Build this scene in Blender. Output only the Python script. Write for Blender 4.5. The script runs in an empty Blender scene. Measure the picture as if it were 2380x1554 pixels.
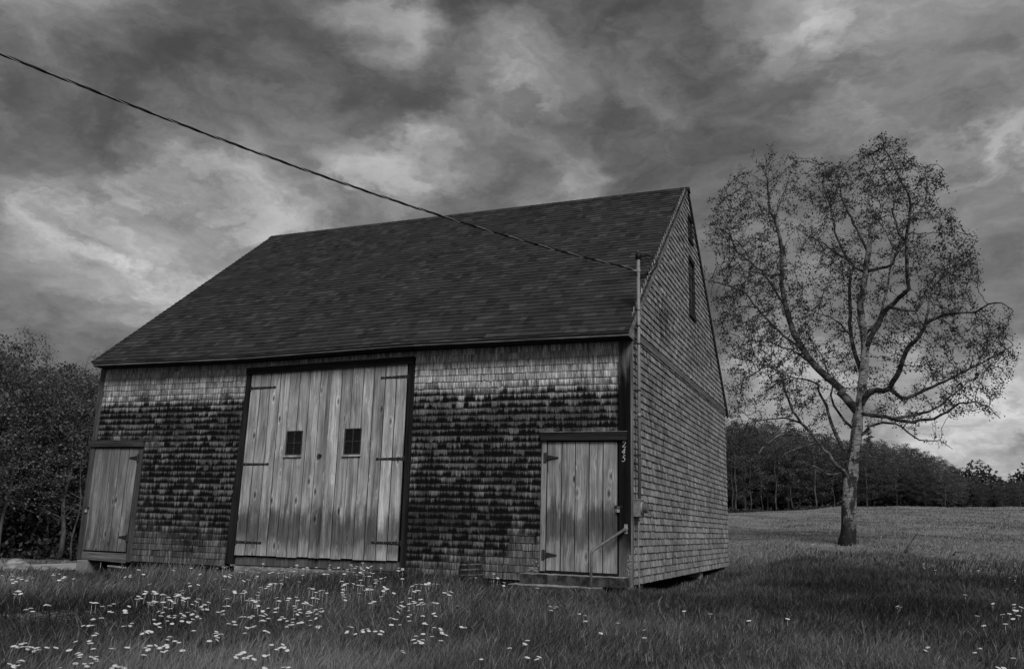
import bpy, math, random
import numpy as np
rng = np.random.default_rng(7); random.seed(7)
SC = bpy.context.scene; COL = SC.collection
PI = math.pi
# ---------------------------------------------------------------- camera
CX, CY, CZ = 3.2736, -13.1055, 0.784
YAW, PIT, ROL, FPX = -0.3859, 0.2172, 0.0271, 2032.2      # FPX for a 2380 px wide frame
Fv = np.array([math.sin(YAW)*math.cos(PIT), math.cos(YAW)*math.cos(PIT), math.sin(PIT)])
R0 = np.array([math.cos(YAW), -math.sin(YAW), 0.0]); U0 = np.cross(R0, Fv)
Rv = math.cos(ROL)*R0 + math.sin(ROL)*U0; Uv = -math.sin(ROL)*R0 + math.cos(ROL)*U0
CAM = np.array([CX, CY, CZ])
from mathutils import Matrix, Vector
cd = bpy.data.cameras.new('camera'); cam = bpy.data.objects.new('camera', cd); COL.objects.link(cam)
cam.matrix_world = Matrix([[Rv[0], Uv[0], -Fv[0], CX], [Rv[1], Uv[1], -Fv[1], CY], [Rv[2], Uv[2], -Fv[2], CZ], [0, 0, 0, 1]])
cd.sensor_width = 36; cd.lens = FPX/2380*36; cd.clip_end = 3000; cd.clip_start = 0.05
SC.camera = cam
def rayd(x, y): return Fv + Rv*((x-1190)/FPX) - Uv*((y-777)/FPX)
def at_axis(x, y, ax, v):
    d = rayd(x, y); return CAM + d*((v-CAM[ax])/d[ax])
def at_dist(x, y, D):
    d = rayd(x, y); return CAM + d*(D/math.hypot(d[0], d[1]))
# ---------------------------------------------------------------- node helpers
class G:
    def __init__(s, nt): s.nt = nt; nt.nodes.clear()
    def n(s, t, **kw):
        o = s.nt.nodes.new(t)
        for k, v in kw.items(): setattr(o, k, v)
        return o
    def link(s, a, b): s.nt.links.new(a, b)
    def put(s, sock, v):
        if v is None: return
        if isinstance(v, bpy.types.NodeSocket): s.link(v, sock)
        else: sock.default_value = v
    def m(s, op, a, b=None, c=None, clamp=False):
        o = s.n('ShaderNodeMath', operation=op, use_clamp=clamp)
        s.put(o.inputs[0], a); s.put(o.inputs[1], b)
        if c is not None: s.put(o.inputs[2], c)
        return o.outputs[0]
    def v(s, op, a, b=None, out=0):
        o = s.n('ShaderNodeVectorMath', operation=op); s.put(o.inputs[0], a)
        if b is not None: s.put(o.inputs[1], b)
        return o.outputs[out]
    def noise(s, vec, scale, detail=4, rough=.55, dist=0, col=False):
        o = s.n('ShaderNodeTexNoise'); s.put(o.inputs['Vector'], vec); s.put(o.inputs['Scale'], scale)
        o.inputs['Detail'].default_value = detail; o.inputs['Roughness'].default_value = rough; o.inputs['Distortion'].default_value = dist
        return o.outputs['Color' if col else 'Fac']
    def mr(s, x, a, b, c=0., d=1., smooth=True):
        o = s.n('ShaderNodeMapRange'); o.interpolation_type = 'SMOOTHSTEP' if smooth else 'LINEAR'
        for i, q in enumerate((x, a, b, c, d)): s.put(o.inputs[i], q)
        return o.outputs[0]
    def attr(s, name):
        o = s.n('ShaderNodeAttribute'); o.attribute_name = name; return o.outputs['Fac']
    def obj(s): return s.n('ShaderNodeTexCoord').outputs['Object']
    def sep(s, v): o = s.n('ShaderNodeSeparateXYZ'); s.put(o.inputs[0], v); return o.outputs
    def comb(s, x, y, z):
        o = s.n('ShaderNodeCombineXYZ'); [s.put(o.inputs[i], q) for i, q in enumerate((x, y, z))]; return o.outputs[0]
    def grey(s, x): return s.comb(x, x, x)
    def mix(s, f, a, b): return s.m('ADD', s.m('MULTIPLY', s.m('SUBTRACT', b, a), f), a)
def material(name, fn, rough=.85, bump=None, spec=.25, metal=0., transl=0.):
    mt = bpy.data.materials.new(name); mt.use_nodes = True; g = G(mt.node_tree)
    out = g.n('ShaderNodeOutputMaterial'); p = g.n('ShaderNodeBsdfPrincipled')
    r = fn(g) if callable(fn) else fn
    h = None
    if isinstance(r, tuple): r, h = r
    if isinstance(r, bpy.types.NodeSocket): g.link(g.grey(r), p.inputs['Base Color'])
    else: p.inputs['Base Color'].default_value = (r, r, r, 1)
    p.inputs['Roughness'].default_value = rough; p.inputs['Metallic'].default_value = metal
    p.inputs['Specular IOR Level'].default_value = spec
    if h is not None:
        b = g.n('ShaderNodeBump'); b.inputs['Strength'].default_value = 1; b.inputs['Distance'].default_value = bump or .003
        g.link(h, b.inputs['Height']); g.link(b.outputs[0], p.inputs['Normal'])
    if transl:
        t = g.n('ShaderNodeBsdfTranslucent')
        if isinstance(r, bpy.types.NodeSocket): g.link(g.grey(r), t.inputs['Color'])
        else: t.inputs['Color'].default_value = (r, r, r, 1)
        mx = g.n('ShaderNodeMixShader'); mx.inputs[0].default_value = transl
        g.link(p.outputs[0], mx.inputs[1]); g.link(t.outputs[0], mx.inputs[2]); g.link(mx.outputs[0], out.inputs[0])
    else: g.link(p.outputs[0], out.inputs[0])
    return mt
# ---------------------------------------------------------------- world: grey overcast sky
SUN_AZ, SUN_EL = math.radians(142), math.radians(42)       # azimuth from +y clockwise
w = bpy.data.worlds.new('World'); SC.world = w; w.use_nodes = True
g = G(w.node_tree)
wo = g.n('ShaderNodeOutputWorld'); bg = g.n('ShaderNodeBackground')
sky = g.n('ShaderNodeTexSky'); sky.sky_type = 'NISHITA'; sky.sun_disc = False
sky.sun_elevation = SUN_EL; sky.sun_rotation = SUN_AZ; sky.dust_density = 3.0
bw = g.n('ShaderNodeRGBToBW'); g.link(sky.outputs[0], bw.inputs[0])
D0 = g.n('ShaderNodeTexCoord').outputs['Generated']
DS = g.v('MULTIPLY', D0, (1., 1., 1.9))       # cloud lumps lie flat
warp = g.v('SUBTRACT', g.noise(DS, 4.6, 9, .60, col=True), (.5, .5, .5))
D1 = g.v('NORMALIZE', g.v('ADD', D0, g.v('MULTIPLY', warp, (.30, .30, .15))))
BL = [(1175, 180, 75, .13), (1150, 110, 120, .04), (900, 30, 60, .15), (1510, 140, 85, .09), (1870, 45, 80, .11), (2100, 170, 270, .06), (90, 500, 110, .11), (700, 170, 50, .05),
      (350, 600, 105, .24), (230, 560, 70, .10), (600, 470, 90, .17), (845, 390, 65, .17), (960, 350, 55, .10), (1270, 425, 75, .13), (230, 100, 80, .10), (2350, 370, 80, .20), (2300, 1040, 100, .15),
      (420, 395, 75, .10), (1990, 1000, 180, .09), (2330, 890, 60, .14), (1760, 960, 130, .08), (1330, 120, 60, .06), (560, 640, 80, .07), (20, 60, 80, .07), (1060, 240, 50, .08), (1700, 60, 60, .05), (2200, 980, 80, .06),
      (60, 290, 150, -.085), (1400, 20, 170, -.07), (1650, 60, 170, -.04), (740, 250, 170, -.075), (985, 250, 75, -.06), (1130, 370, 90, -.05), (1250, -60, 190, -.10), (1650, -20, 150, -.06), (110, 720, 190, -.065), (480, 505, 60, -.11),
      (2330, 500, 100, -.075), (1500, 350, 130, -.055), (430, 50, 170, -.05), (1750, 330, 130, -.035), (330, 330, 140, -.06), (1060, 20, 90, -.06), (2290, 190, 90, -.045), (380, 720, 120, -.05), (2080, 620, 120, -.03)]
acc = None
for (x, y, s, a) in BL:
    d = rayd(x, y); d = d/np.linalg.norm(d); sg = s/FPX*1.05
    dot = g.v('DOT_PRODUCT', D1, tuple(d), out=1)
    e = g.m('EXPONENT', g.m('MULTIPLY', g.m('SUBTRACT', dot, 1.), 1/(sg*sg)))
    acc = g.m('MULTIPLY', e, a*(.95 if a > 0 else .75)) if acc is None else g.m('MULTIPLY_ADD', e, a*(.95 if a > 0 else .75), acc)
X = g.sep(D0)
zz = g.m('MAXIMUM', g.m('ADD', X[2], .22), .12)
P = g.comb(g.m('DIVIDE', X[0], zz), g.m('DIVIDE', X[1], zz), 0.)
W2 = g.v('ADD', P, g.v('MULTIPLY', g.v('SUBTRACT', g.noise(P, 1.6, 5, .6, col=True), (.5, .5, .5)), (.9, .9, .9)))
n1 = g.m('SUBTRACT', g.noise(W2, 1.0, 7, .58), .5)
n2 = g.m('SUBTRACT', g.noise(g.v('ADD', W2, (7., 3., 1.)), 2.6, 10, .60), .5)
n3 = g.m('SUBTRACT', g.noise(g.v('ADD', g.v('MULTIPLY', D1, (1., 1., 1.8)), (2., 4., 1.)), 9., 11, .62), .5)
lump = g.mr(g.noise(g.v('ADD', g.v('MULTIPLY', D1, (1., 1., 1.8)), (5., 1., 3.)), 7., 11, .60), .44, .61)
pos_ = g.m('MAXIMUM', acc, 0.)
amp = g.m('ADD', .75, g.m('MULTIPLY', pos_, 4.0))
det = g.m('MULTIPLY', amp, g.m('ADD', g.m('MULTIPLY', n2, .27), g.m('MULTIPLY', n3, .33)))
acc2 = g.m('ADD', acc, g.m('MULTIPLY', g.m('SUBTRACT', lump, .42), g.m('ADD', .035, g.m('MULTIPLY', pos_, .75))))
val = g.m('ADD', g.m('ADD', g.m('MULTIPLY_ADD', n1, .10, acc2), det), .112)
vq = g.m('SUBTRACT', val, .03)
val = g.m('ADD', g.m('MULTIPLY', g.m('ADD', vq, g.m('SQRT', g.m('MULTIPLY_ADD', vq, vq, .004))), .5), .022)      # soft floor
val = g.m('MULTIPLY', val, .98)
# a weak Nishita term gives the even gradient of light behind the cloud deck
tot = g.m('MULTIPLY_ADD', bw.outputs[0], .05*.12, val)
g.link(g.grey(tot), bg.inputs[0]); bg.inputs[1].default_value = 1.0
g.link(bg.outputs[0], wo.inputs[0])
w.cycles.sampling_method = 'MANUAL'; w.cycles.sample_map_resolution = 512
sl = bpy.data.lights.new('sun', 'SUN'); sl.energy = 1.5; sl.angle = math.radians(22); sl.color = (1, 1, 1)
so = bpy.data.objects.new('sun', sl); COL.objects.link(so)
sd = Vector((math.sin(SUN_AZ)*math.cos(SUN_EL), math.cos(SUN_AZ)*math.cos(SUN_EL), math.sin(SUN_EL)))
so.rotation_euler = sd.to_track_quat('Z', 'Y').to_euler(); so.location = (20, -30, 30)
SC.view_settings.view_transform = 'Standard'; SC.view_settings.look = 'None'; SC.view_settings.exposure = 0.45; SC.view_settings.gamma = 1
SC.view_settings.use_curve_mapping = False
SC.cycles.max_bounces = 5; SC.cycles.transparent_max_bounces = 4
# ---------------------------------------------------------------- object helpers
def tag(o, label=None, cat=None, group=None, kind=None):
    if label: o['label'] = label
    if cat: o['category'] = cat
    if group: o['group'] = group
    if kind: o['kind'] = kind
    return o
def empty(name, loc, label, cat, group=None):
    o = bpy.data.objects.new(name, None); COL.objects.link(o); o.location = loc; o.empty_display_size = .2
    return tag(o, label, cat, group)
def put(o, parent, world=True):
    COL.objects.link(o)
    if parent is not None:
        o.parent = parent
        if world:                                    # mesh data is in world coordinates
            q = parent; L = Vector((0, 0, 0))
            while q is not None: L += Vector(q.location); q = q.parent
            o.location = -L
    return o
def mesh_np(name, V, Q=None, T=None, mat=None, parent=None, attrs=None, smooth=False, world=True):
    V = np.asarray(V, np.float32).reshape(-1, 3)
    Q = np.zeros((0, 4), np.int32) if Q is None else np.asarray(Q, np.int32).reshape(-1, 4)
    T = np.zeros((0, 3), np.int32) if T is None else np.asarray(T, np.int32).reshape(-1, 3)
    me = bpy.data.meshes.new(name); me.vertices.add(len(V)); me.vertices.foreach_set('co', V.ravel())
    li = np.concatenate([Q.ravel(), T.ravel()]); me.loops.add(len(li)); me.loops.foreach_set('vertex_index', li)
    me.polygons.add(len(Q)+len(T))
    st = np.concatenate([np.arange(len(Q))*4, len(Q)*4+np.arange(len(T))*3]).astype(np.int32)
    me.polygons.foreach_set('loop_start', st)
    try: me.polygons.foreach_set('loop_total', np.concatenate([np.full(len(Q), 4), np.full(len(T), 3)]).astype(np.int32))
    except Exception: pass
    me.polygons.foreach_set('use_smooth', np.full(len(st), smooth))
    me.update(calc_edges=True)
    for k, a in (attrs or {}).items():
        at = me.attributes.new(k, 'FLOAT', 'POINT'); at.data.foreach_set('value', np.asarray(a, np.float32).ravel())
    if mat: me.materials.append(mat)
    o = bpy.data.objects.new(name, me); put(o, parent, world); return o
class MB:
    def __init__(s): s.V = []; s.F = []; s.A = {}
    def add(s, verts, faces, **at):
        b = len(s.V); s.V += [tuple(map(float, v)) for v in verts]; s.F += [tuple(b+i for i in f) for f in faces]
        n = len(verts)
        for k in set(s.A) | set(at):
            arr = s.A.setdefault(k, []); arr += [0.]*(b-len(arr))
            q = at.get(k, 0.); arr += list(q) if hasattr(q, '__len__') else [q]*n
    def hexa(s, p, **at):     # p: 8 points, bottom ring then top ring
        s.add(p, [(3, 2, 1, 0), (4, 5, 6, 7), (0, 1, 5, 4), (1, 2, 6, 5), (2, 3, 7, 6), (3, 0, 4, 7)], **at)
    def box(s, a, b, **at):
        x0, y0, z0 = np.minimum(a, b); x1, y1, z1 = np.maximum(a, b)
        s.hexa([(x0, y0, z0), (x1, y0, z0), (x1, y1, z0), (x0, y1, z0), (x0, y0, z1), (x1, y0, z1), (x1, y1, z1), (x0, y1, z1)], **at)
    def tube(s, pts, r, seg=8, cap=True, **at):
        pts = [Vector(p) for p in pts]; n = len(pts); rs = r if hasattr(r, '__len__') else [r]*n
        V = []; up = Vector((0, 0, 1))
        prev = None
        for i, p in enumerate(pts):
            t = (pts[min(i+1, n-1)]-pts[max(i-1, 0)]).normalized()
            if prev is None: a = t.cross(up if abs(t.z) < .95 else Vector((1, 0, 0))).normalized()
            else: a = (prev - t*prev.dot(t)).normalized()
            prev = a; b = t.cross(a)
            for k in range(seg):
                th = 2*PI*k/seg; V.append(p+(a*math.cos(th)+b*math.sin(th))*rs[i])
        F = [(i*seg+k, i*seg+(k+1) % seg, (i+1)*seg+(k+1) % seg, (i+1)*seg+k) for i in range(n-1) for k in range(seg)]
        if cap: F += [tuple(range(seg))[::-1], tuple((n-1)*seg+k for k in range(seg))]
        s.add(V, F, **at)
    def build(s, name, mat, parent=None, smooth=False, world=True, bevel=0., label=None):
        me = bpy.data.meshes.new(name); me.from_pydata(s.V, [], s.F); me.update()
        for k, a in s.A.items():
            a += [0.]*(len(s.V)-len(a)); at = me.attributes.new(k, 'FLOAT', 'POINT'); at.data.foreach_set('value', a)
        me.materials.append(mat)
        if smooth: me.polygons.foreach_set('use_smooth', [True]*len(me.polygons))
        o = bpy.data.objects.new(name, me); put(o, parent, world)
        if bevel:
            bv = o.modifiers.new('b', 'BEVEL'); bv.width = bevel; bv.segments = 2; bv.limit_method = 'ANGLE'
        if label: o['label'] = label
        return o
# ---------------------------------------------------------------- materials
def f_shingle(g):
    co = g.obj(); X = g.sep(co); sv = g.attr('sv'); st = g.attr('st'); base = g.attr('base'); rnd = g.attr('rnd')
    u = g.m('ADD', X[0], X[1])
    P1 = g.comb(g.m('MULTIPLY_ADD', rnd, 37., g.m('MULTIPLY', u, 70.)), g.m('MULTIPLY', X[2], 4.), rnd)
    s1 = g.noise(P1, 1., 3, .6)
    P2 = g.comb(g.m('MULTIPLY', u, 22.), g.m('MULTIPLY', X[2], 2.), 3.)
    s2 = g.noise(P2, 1., 3, .6)
    big = g.noise(g.comb(g.m('MULTIPLY', u, 1.5), g.m('MULTIPLY', X[2], .8), 2.), 1., 5, .68)
    vv = g.m('ADD', sv, g.m('ADD', g.m('MULTIPLY', g.m('SUBTRACT', s1, .5), .75), g.m('MULTIPLY', g.m('SUBTRACT', s2, .5), 1.1)))
    vv = g.m('ADD', vv, g.m('MULTIPLY', g.m('SUBTRACT', rnd, .5), .55))
    m = g.mr(vv, .25, 1.08, 1., 0.)
    s3 = g.noise(g.comb(g.m('MULTIPLY', u, 7.), g.m('MULTIPLY', X[2], 1.6), 9.), 1., 4, .6)
    vv = g.m('ADD', vv, g.m('MULTIPLY', g.m('SUBTRACT', s3, .5), 1.3))
    S = g.m('ADD', st, g.m('MULTIPLY', g.m('SUBTRACT', big, .5), 1.5))
    Dk = g.m('MULTIPLY', m, g.mr(S, .12, .8), clamp=True)
    full = g.mr(g.m('ADD', S, g.m('MULTIPLY', s2, .5)), .85, 1.45)
    Dk = g.m('MAXIMUM', Dk, g.m('MULTIPLY', full, .8))
    tone = g.m('MULTIPLY', base, g.m('MULTIPLY_ADD', rnd, .55, .72))
    tone = g.m('MULTIPLY', tone, g.mr(s1, .30, .70, .34, 1.6))
    tone = g.m('MULTIPLY', tone, g.mr(s2, .3, .7, .62, 1.3))
    edge = g.m('MULTIPLY', g.mr(sv, .0, .07, 1., 0.), g.mr(s2, .45, .6))
    Dk = g.m('MULTIPLY', Dk, g.m('SUBTRACT', 1., g.m('MULTIPLY', edge, .35)))
    c = g.mix(Dk, g.m('MULTIPLY', tone, 1.08), .006)
    return c, s1
M_SH = material('weathered_shingle', f_shingle, .9, .002, .1)
def wood(scale=1., light=.4, lo=.35, stain=None, knots=True, axis=2, contrast=1.):
    def f(g):
        co = g.obj(); X = g.sep(co); rnd = g.attr('rnd')
        ax = X[axis]; u = X[0] if axis == 2 else g.m('ADD', X[2], X[1] if axis == 0 else X[0])
        if axis == 2: u = g.m('ADD', X[0], X[1])
        off = g.m('MULTIPLY', rnd, 51.)
        Pk = g.comb(g.m('MULTIPLY', u, 5.5), g.m('ADD', g.m('MULTIPLY', ax, 2.3), off), off)
        vo = g.n('ShaderNodeTexVoronoi'); g.put(vo.inputs['Vector'], Pk); vo.inputs['Scale'].default_value = 1.
        kd = g.m('MULTIPLY', vo.outputs['Distance'], 1.)
        bend = g.m('MULTIPLY', g.mr(kd, 0., .45, 1., 0.), .22 if knots else .0)
        wv = g.noise(g.comb(g.m('MULTIPLY', u, 3.), g.m('ADD', g.m('MULTIPLY', ax, .8), off), off), 1., 3, .5)
        uu = g.m('ADD', g.m('ADD', u, g.m('MULTIPLY', wv, .12)), g.m('MULTIPLY', bend, .16))
        gr = g.noise(g.comb(g.m('MULTIPLY', uu, 75.*scale), g.m('ADD', g.m('MULTIPLY', ax, 1.6), off), off), 1., 5, .65)
        gr2 = g.noise(g.comb(g.m('MULTIPLY', uu, 16.*scale), g.m('ADD', g.m('MULTIPLY', ax, .5), off), off), 1., 3, .6)
        blot = g.noise(g.comb(g.m('MULTIPLY', u, 4.), g.m('MULTIPLY', ax, 1.5), off), 1., 5, .65)
        t = g.m('MULTIPLY', g.mr(gr, .3, .7, 1-.42*contrast, 1+.28*contrast), g.mr(gr2, .3, .7, 1-.34*contrast, 1+.22*contrast))
        t = g.m('MULTIPLY', t, g.mr(blot, .25, .75, .68, 1.25))
        t = g.m('MULTIPLY', t, g.m('MULTIPLY_ADD', rnd, .80, .58))
        if knots:
            sel = g.m('GREATER_THAN', g.sep(vo.outputs['Color'])[0], .42)
            k1 = g.m('MULTIPLY', g.mr(kd, .05, .17, 1., 0.), sel)
            t = g.m('MULTIPLY', t, g.m('SUBTRACT', 1., g.m('MULTIPLY', k1, .78)))
            k2 = g.m('MULTIPLY', g.m('SUBTRACT', 1., g.m('ABSOLUTE', g.m('MULTIPLY', g.m('SUBTRACT', kd, .22), 16.)), clamp=True), sel)
            t = g.m('MULTIPLY', t, g.m('MULTIPLY_ADD', k2, .38, 1.))
        c = g.m('MULTIPLY', t, light)
        if stain:
            for (z0, z1, z2, z3, amt) in stain:
                zn = g.m('ADD', X[2], g.m('MULTIPLY', g.m('SUBTRACT', blot, .5), 1.1))
                zn = g.m('ADD', zn, g.m('MULTIPLY', g.m('SUBTRACT', gr2, .5), .5))
                a = g.m('MULTIPLY', g.mr(zn, z0, z1), g.mr(zn, z2, z3, 1., 0.))
                c = g.m('MULTIPLY', c, g.m('SUBTRACT', 1., g.m('MULTIPLY', a, amt)))
        return c, gr
    return f
M_PLANK = material('door_plank', wood(light=.47, stain=[(.22, .5, .72, 1.2, .62)]), .8, .002, .15)
M_PLANKR = material('side_door_plank', wood(light=.37, stain=[(.45, .7, .95, 1.3, .62)]), .8, .002, .15)
M_PLANKL = material('left_door_plank', wood(light=.30, stain=[(-.5, -.2, .2, .9, .45), (1.6, 2., 3., 4., .25)]), .8, .002, .15)
M_JAMB = material('jamb_wood', wood(light=.25, knots=False), .85, .002, .1)
M_DARK = material('dark_trim_wood', wood(light=.030, knots=False, contrast=1.3), .8, .002, .15)
M_HEAD = material('dark_header_wood', wood(light=.028, knots=False, axis=0, contrast=1.2), .7, .002, .2)
M_FLASH = material('flashing', lambda g: g.mr(g.noise(g.obj(), 6., 4), .3, .7, .25, .6), .6)
M_CORN = material('corner_wood', wood(light=.15, knots=False, stain=[(.3, .8, 3.0, 3.6, .92)]), .85, .002, .1)
M_CORN2 = material('corner_side_wood', wood(light=.2, knots=False), .85, .002, .1)
M_CORNL = material('left_corner_wood', wood(light=.13, knots=False), .85, .002, .1)
M_FASC = material('fascia_wood', wood(light=.15, knots=False, axis=0, contrast=1.4), .8, .002, .1)
M_BELT = material('belt_wood', wood(light=.20, knots=False, axis=1), .8, .002, .1)
M_RAKE = material('rake_wood', wood(light=.24, knots=False, axis=1), .8, .002, .1)
M_RAKED = material('rear_rake_wood', wood(light=.06, knots=False, axis=1), .8, .002, .1)
M_BEAM = material('sill_beam', wood(light=.24, knots=False, axis=0, contrast=1.3), .9, .006, .1)
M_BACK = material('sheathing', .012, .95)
def f_roof(g):
    co = g.obj(); t = g.attr('rnd')
    n = g.noise(co, 420., 2, .7); n2 = g.noise(co, 1.2, 4, .6)
    c = g.m('MULTIPLY', t, g.m('MULTIPLY', g.mr(n, .3, .7, .75, 1.3), g.mr(n2, .3, .7, .85, 1.15)))
    return c, n
M_ROOF = material('asphalt_shingle', f_roof, .95, .001, .1)
M_IRON = material('wrought_iron', lambda g: g.mr(g.noise(g.obj(), 40., 3), .3, .7, .012, .035), .6, None, .4)
M_NAIL = material('nail_head', .35, .5, None, .5)
M_STEEL = material('galvanised_steel', lambda g: g.mr(g.noise(g.obj(), 30., 3), .3, .7, .20, .30), .5, None, .5)
M_PAINT = material('painted_metal', lambda g: g.mr(g.noise(g.obj(), 12., 4), .3, .7, .17, .27), .6, None, .4)
M_BLACK = material('black_rubber', .01, .6)
M_DIGIT = material('digit_metal', .5, .45, None, .5)
M_GLASSD = material('window_glass', lambda g: g.mr(g.noise(g.obj(), 34., 4, .7), .5, .68, .003, .022), .1, None, .5)  # faint speckle: dust, with leafy reflections painted into the base colour
M_MULL = material('muntin', lambda g: g.mr(g.noise(g.obj(), 25., 3), .3, .7, .025, .07), .8)
def f_gran(g):
    co = g.obj(); a = g.noise(co, 90., 4, .7); b = g.noise(co, 7., 5, .65)
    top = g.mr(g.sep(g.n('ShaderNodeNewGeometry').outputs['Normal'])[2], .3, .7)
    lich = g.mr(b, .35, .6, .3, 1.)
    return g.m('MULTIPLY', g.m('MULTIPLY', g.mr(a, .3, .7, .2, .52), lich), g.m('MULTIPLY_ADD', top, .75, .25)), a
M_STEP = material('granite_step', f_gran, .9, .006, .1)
M_CONC = material('concrete', lambda g: (g.mr(g.noise(g.obj(), 30., 5, .7), .3, .7, .18, .32), g.noise(g.obj(), 90., 3)), .9, .004)
M_ROCK = material('field_rock', lambda g: (g.mr(g.noise(g.v('MULTIPLY', g.obj(), (3., 3., 9.)), 1.5, 5, .7), .35, .65, .12, .42), g.noise(g.obj(), 12., 5)), .9, .02)
M_LICH = material('lichen', lambda g: (g.mr(g.noise(g.obj(), 80., 4), .35, .65, .1, .4), g.noise(g.obj(), 120., 3)), .9, .004)
# ---------------------------------------------------------------- terrain
def sst(x, a, b): t = np.clip((x-a)/(b-a), 0, 1); return t*t*(3-2*t)
_ph = rng.uniform(0, 6.28, (12, 3)); _fr = np.concatenate([rng.uniform(.4, 1.2, 6), rng.uniform(1.4, 3.2, 6)])
def bumps(x, y):
    s = 0
    for i in range(12):
        a = _ph[i, 0]; s = s + np.sin((x*math.cos(a)+y*math.sin(a))*_fr[i]+_ph[i, 1])/(1+.5*_fr[i])
    return s/3.
def ground(x, y):
    x = np.asarray(x, float); y = np.asarray(y, float)
    r = np.hypot(x-CX, y-CY); az = np.arctan2(x-CX, y-CY)
    W = np.interp(x, [-140, -60, -30, -22.2, -18, -15, -13, -11, -9, -7, -4, -1.5, 1], [4., 1.2, -.5, -.8, -.8, -.68, -.55, -.42, -.30, -.18, -.09, -.13, -.12])
    N = np.interp(r, [0, 3, 5, 7, 10, 13], [-.5, -.45, -.33, -.22, -.1, 0])
    Rp = np.interp(r, [16, 22, 28, 45, 62, 76, 95, 130, 500], [0, .12, .66, 1.62, 2.65, 3.30, 3.55, 3.6, 5.])
    t = sst(az, -.6, -.22)*(az < 2.4)
    k = .80+.20*sst(az, -.13, .02)
    k = np.where(r < 28, 1, 1+(k-1)*np.clip((r-28)/40, 0, 1))
    calm = 1-.9*((x > -11) & (x < .2) & (y > -.5) & (y < 10))
    calm = calm*(1-.9*sst(-np.abs(x+20.3), -2.6, -1.9))
    W = W - .13*sst(x, -.35, .1)*sst(-x, -1.6, -.7)*sst(y, -.3, 1.)*sst(-y, -13, -10) - .07*np.exp(-((x+.9)/1.1)**2-((y+1.0)/.6)**2)
    return W + N + Rp*t*k + bumps(x, y)*.035*calm*np.clip(r/6, .3, 2.2)
def grid(name, xs, ys, mat, zoff=0., hf=ground):
    Xg, Yg = np.meshgrid(xs, ys); Z = hf(Xg, Yg)+zoff
    n, m_ = Xg.shape; V = np.stack([Xg, Yg, Z], -1).reshape(-1, 3)
    i = np.arange(n*m_).reshape(n, m_); Q = np.stack([i[:-1, :-1], i[:-1, 1:], i[1:, 1:], i[1:, :-1]], -1).reshape(-1, 4)
    return mesh_np(name, V, Q, None, mat, None, None, True)
def f_ground(g):
    co = g.obj(); X = g.sep(co)
    r = g.v('LENGTH', g.v('SUBTRACT', co, (CX, CY, 0.)), out=1)
    d = g.m('SUBTRACT', g.m('MULTIPLY', X[0], .25), g.m('MULTIPLY', X[1], 1.))      # field ground coloured lighter far off, darker nearer
    big = g.noise(co, .22, 5, .6); fine = g.noise(g.v('MULTIPLY', co, (1., 1., 1.)), 9., 6, .75); st = g.noise(g.v('MULTIPLY', co, (.25, 1.5, 1.)), .9, 5, .7)
    field = g.mr(g.m('ADD', X[1], g.m('MULTIPLY', big, 14.)), 12., 22.)
    c = g.mix(field, .035, .26)
    c = g.m('MULTIPLY', c, g.mr(fine, .25, .75, .6, 1.4)); c = g.m('MULTIPLY', c, g.mr(st, .3, .7, .84, 1.16))
    return c, fine
M_GROUND = material('meadow_soil', f_ground, .95, .05, .05)
xs = np.unique(np.concatenate([np.linspace(-420, -60, 19), np.linspace(-60, 60, 161), np.linspace(60, 420, 19)]))
ys = np.unique(np.concatenate([np.linspace(-120, -16, 20), np.linspace(-16, 20, 73), np.linspace(20, 120, 101), np.linspace(120, 620, 21)]))
gd = grid('ground', xs, ys, M_GROUND); tag(gd, kind='structure')
M_ROAD = material('gravel_road', lambda g: (g.m('MULTIPLY', g.mr(g.noise(g.obj(), 40., 4, .7), .3, .7, .36, .48), g.mr(g.noise(g.v('MULTIPLY', g.obj(), (1.5, .2, 1.)), 1., 3), .3, .7, .85, 1.1)), g.noise(g.obj(), 60., 3)), .95, .01, .1)
rd = grid('road', np.linspace(-21.7, -18.7, 7), np.linspace(-60, 75, 136), M_ROAD, .03); tag(rd, kind='structure')
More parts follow.
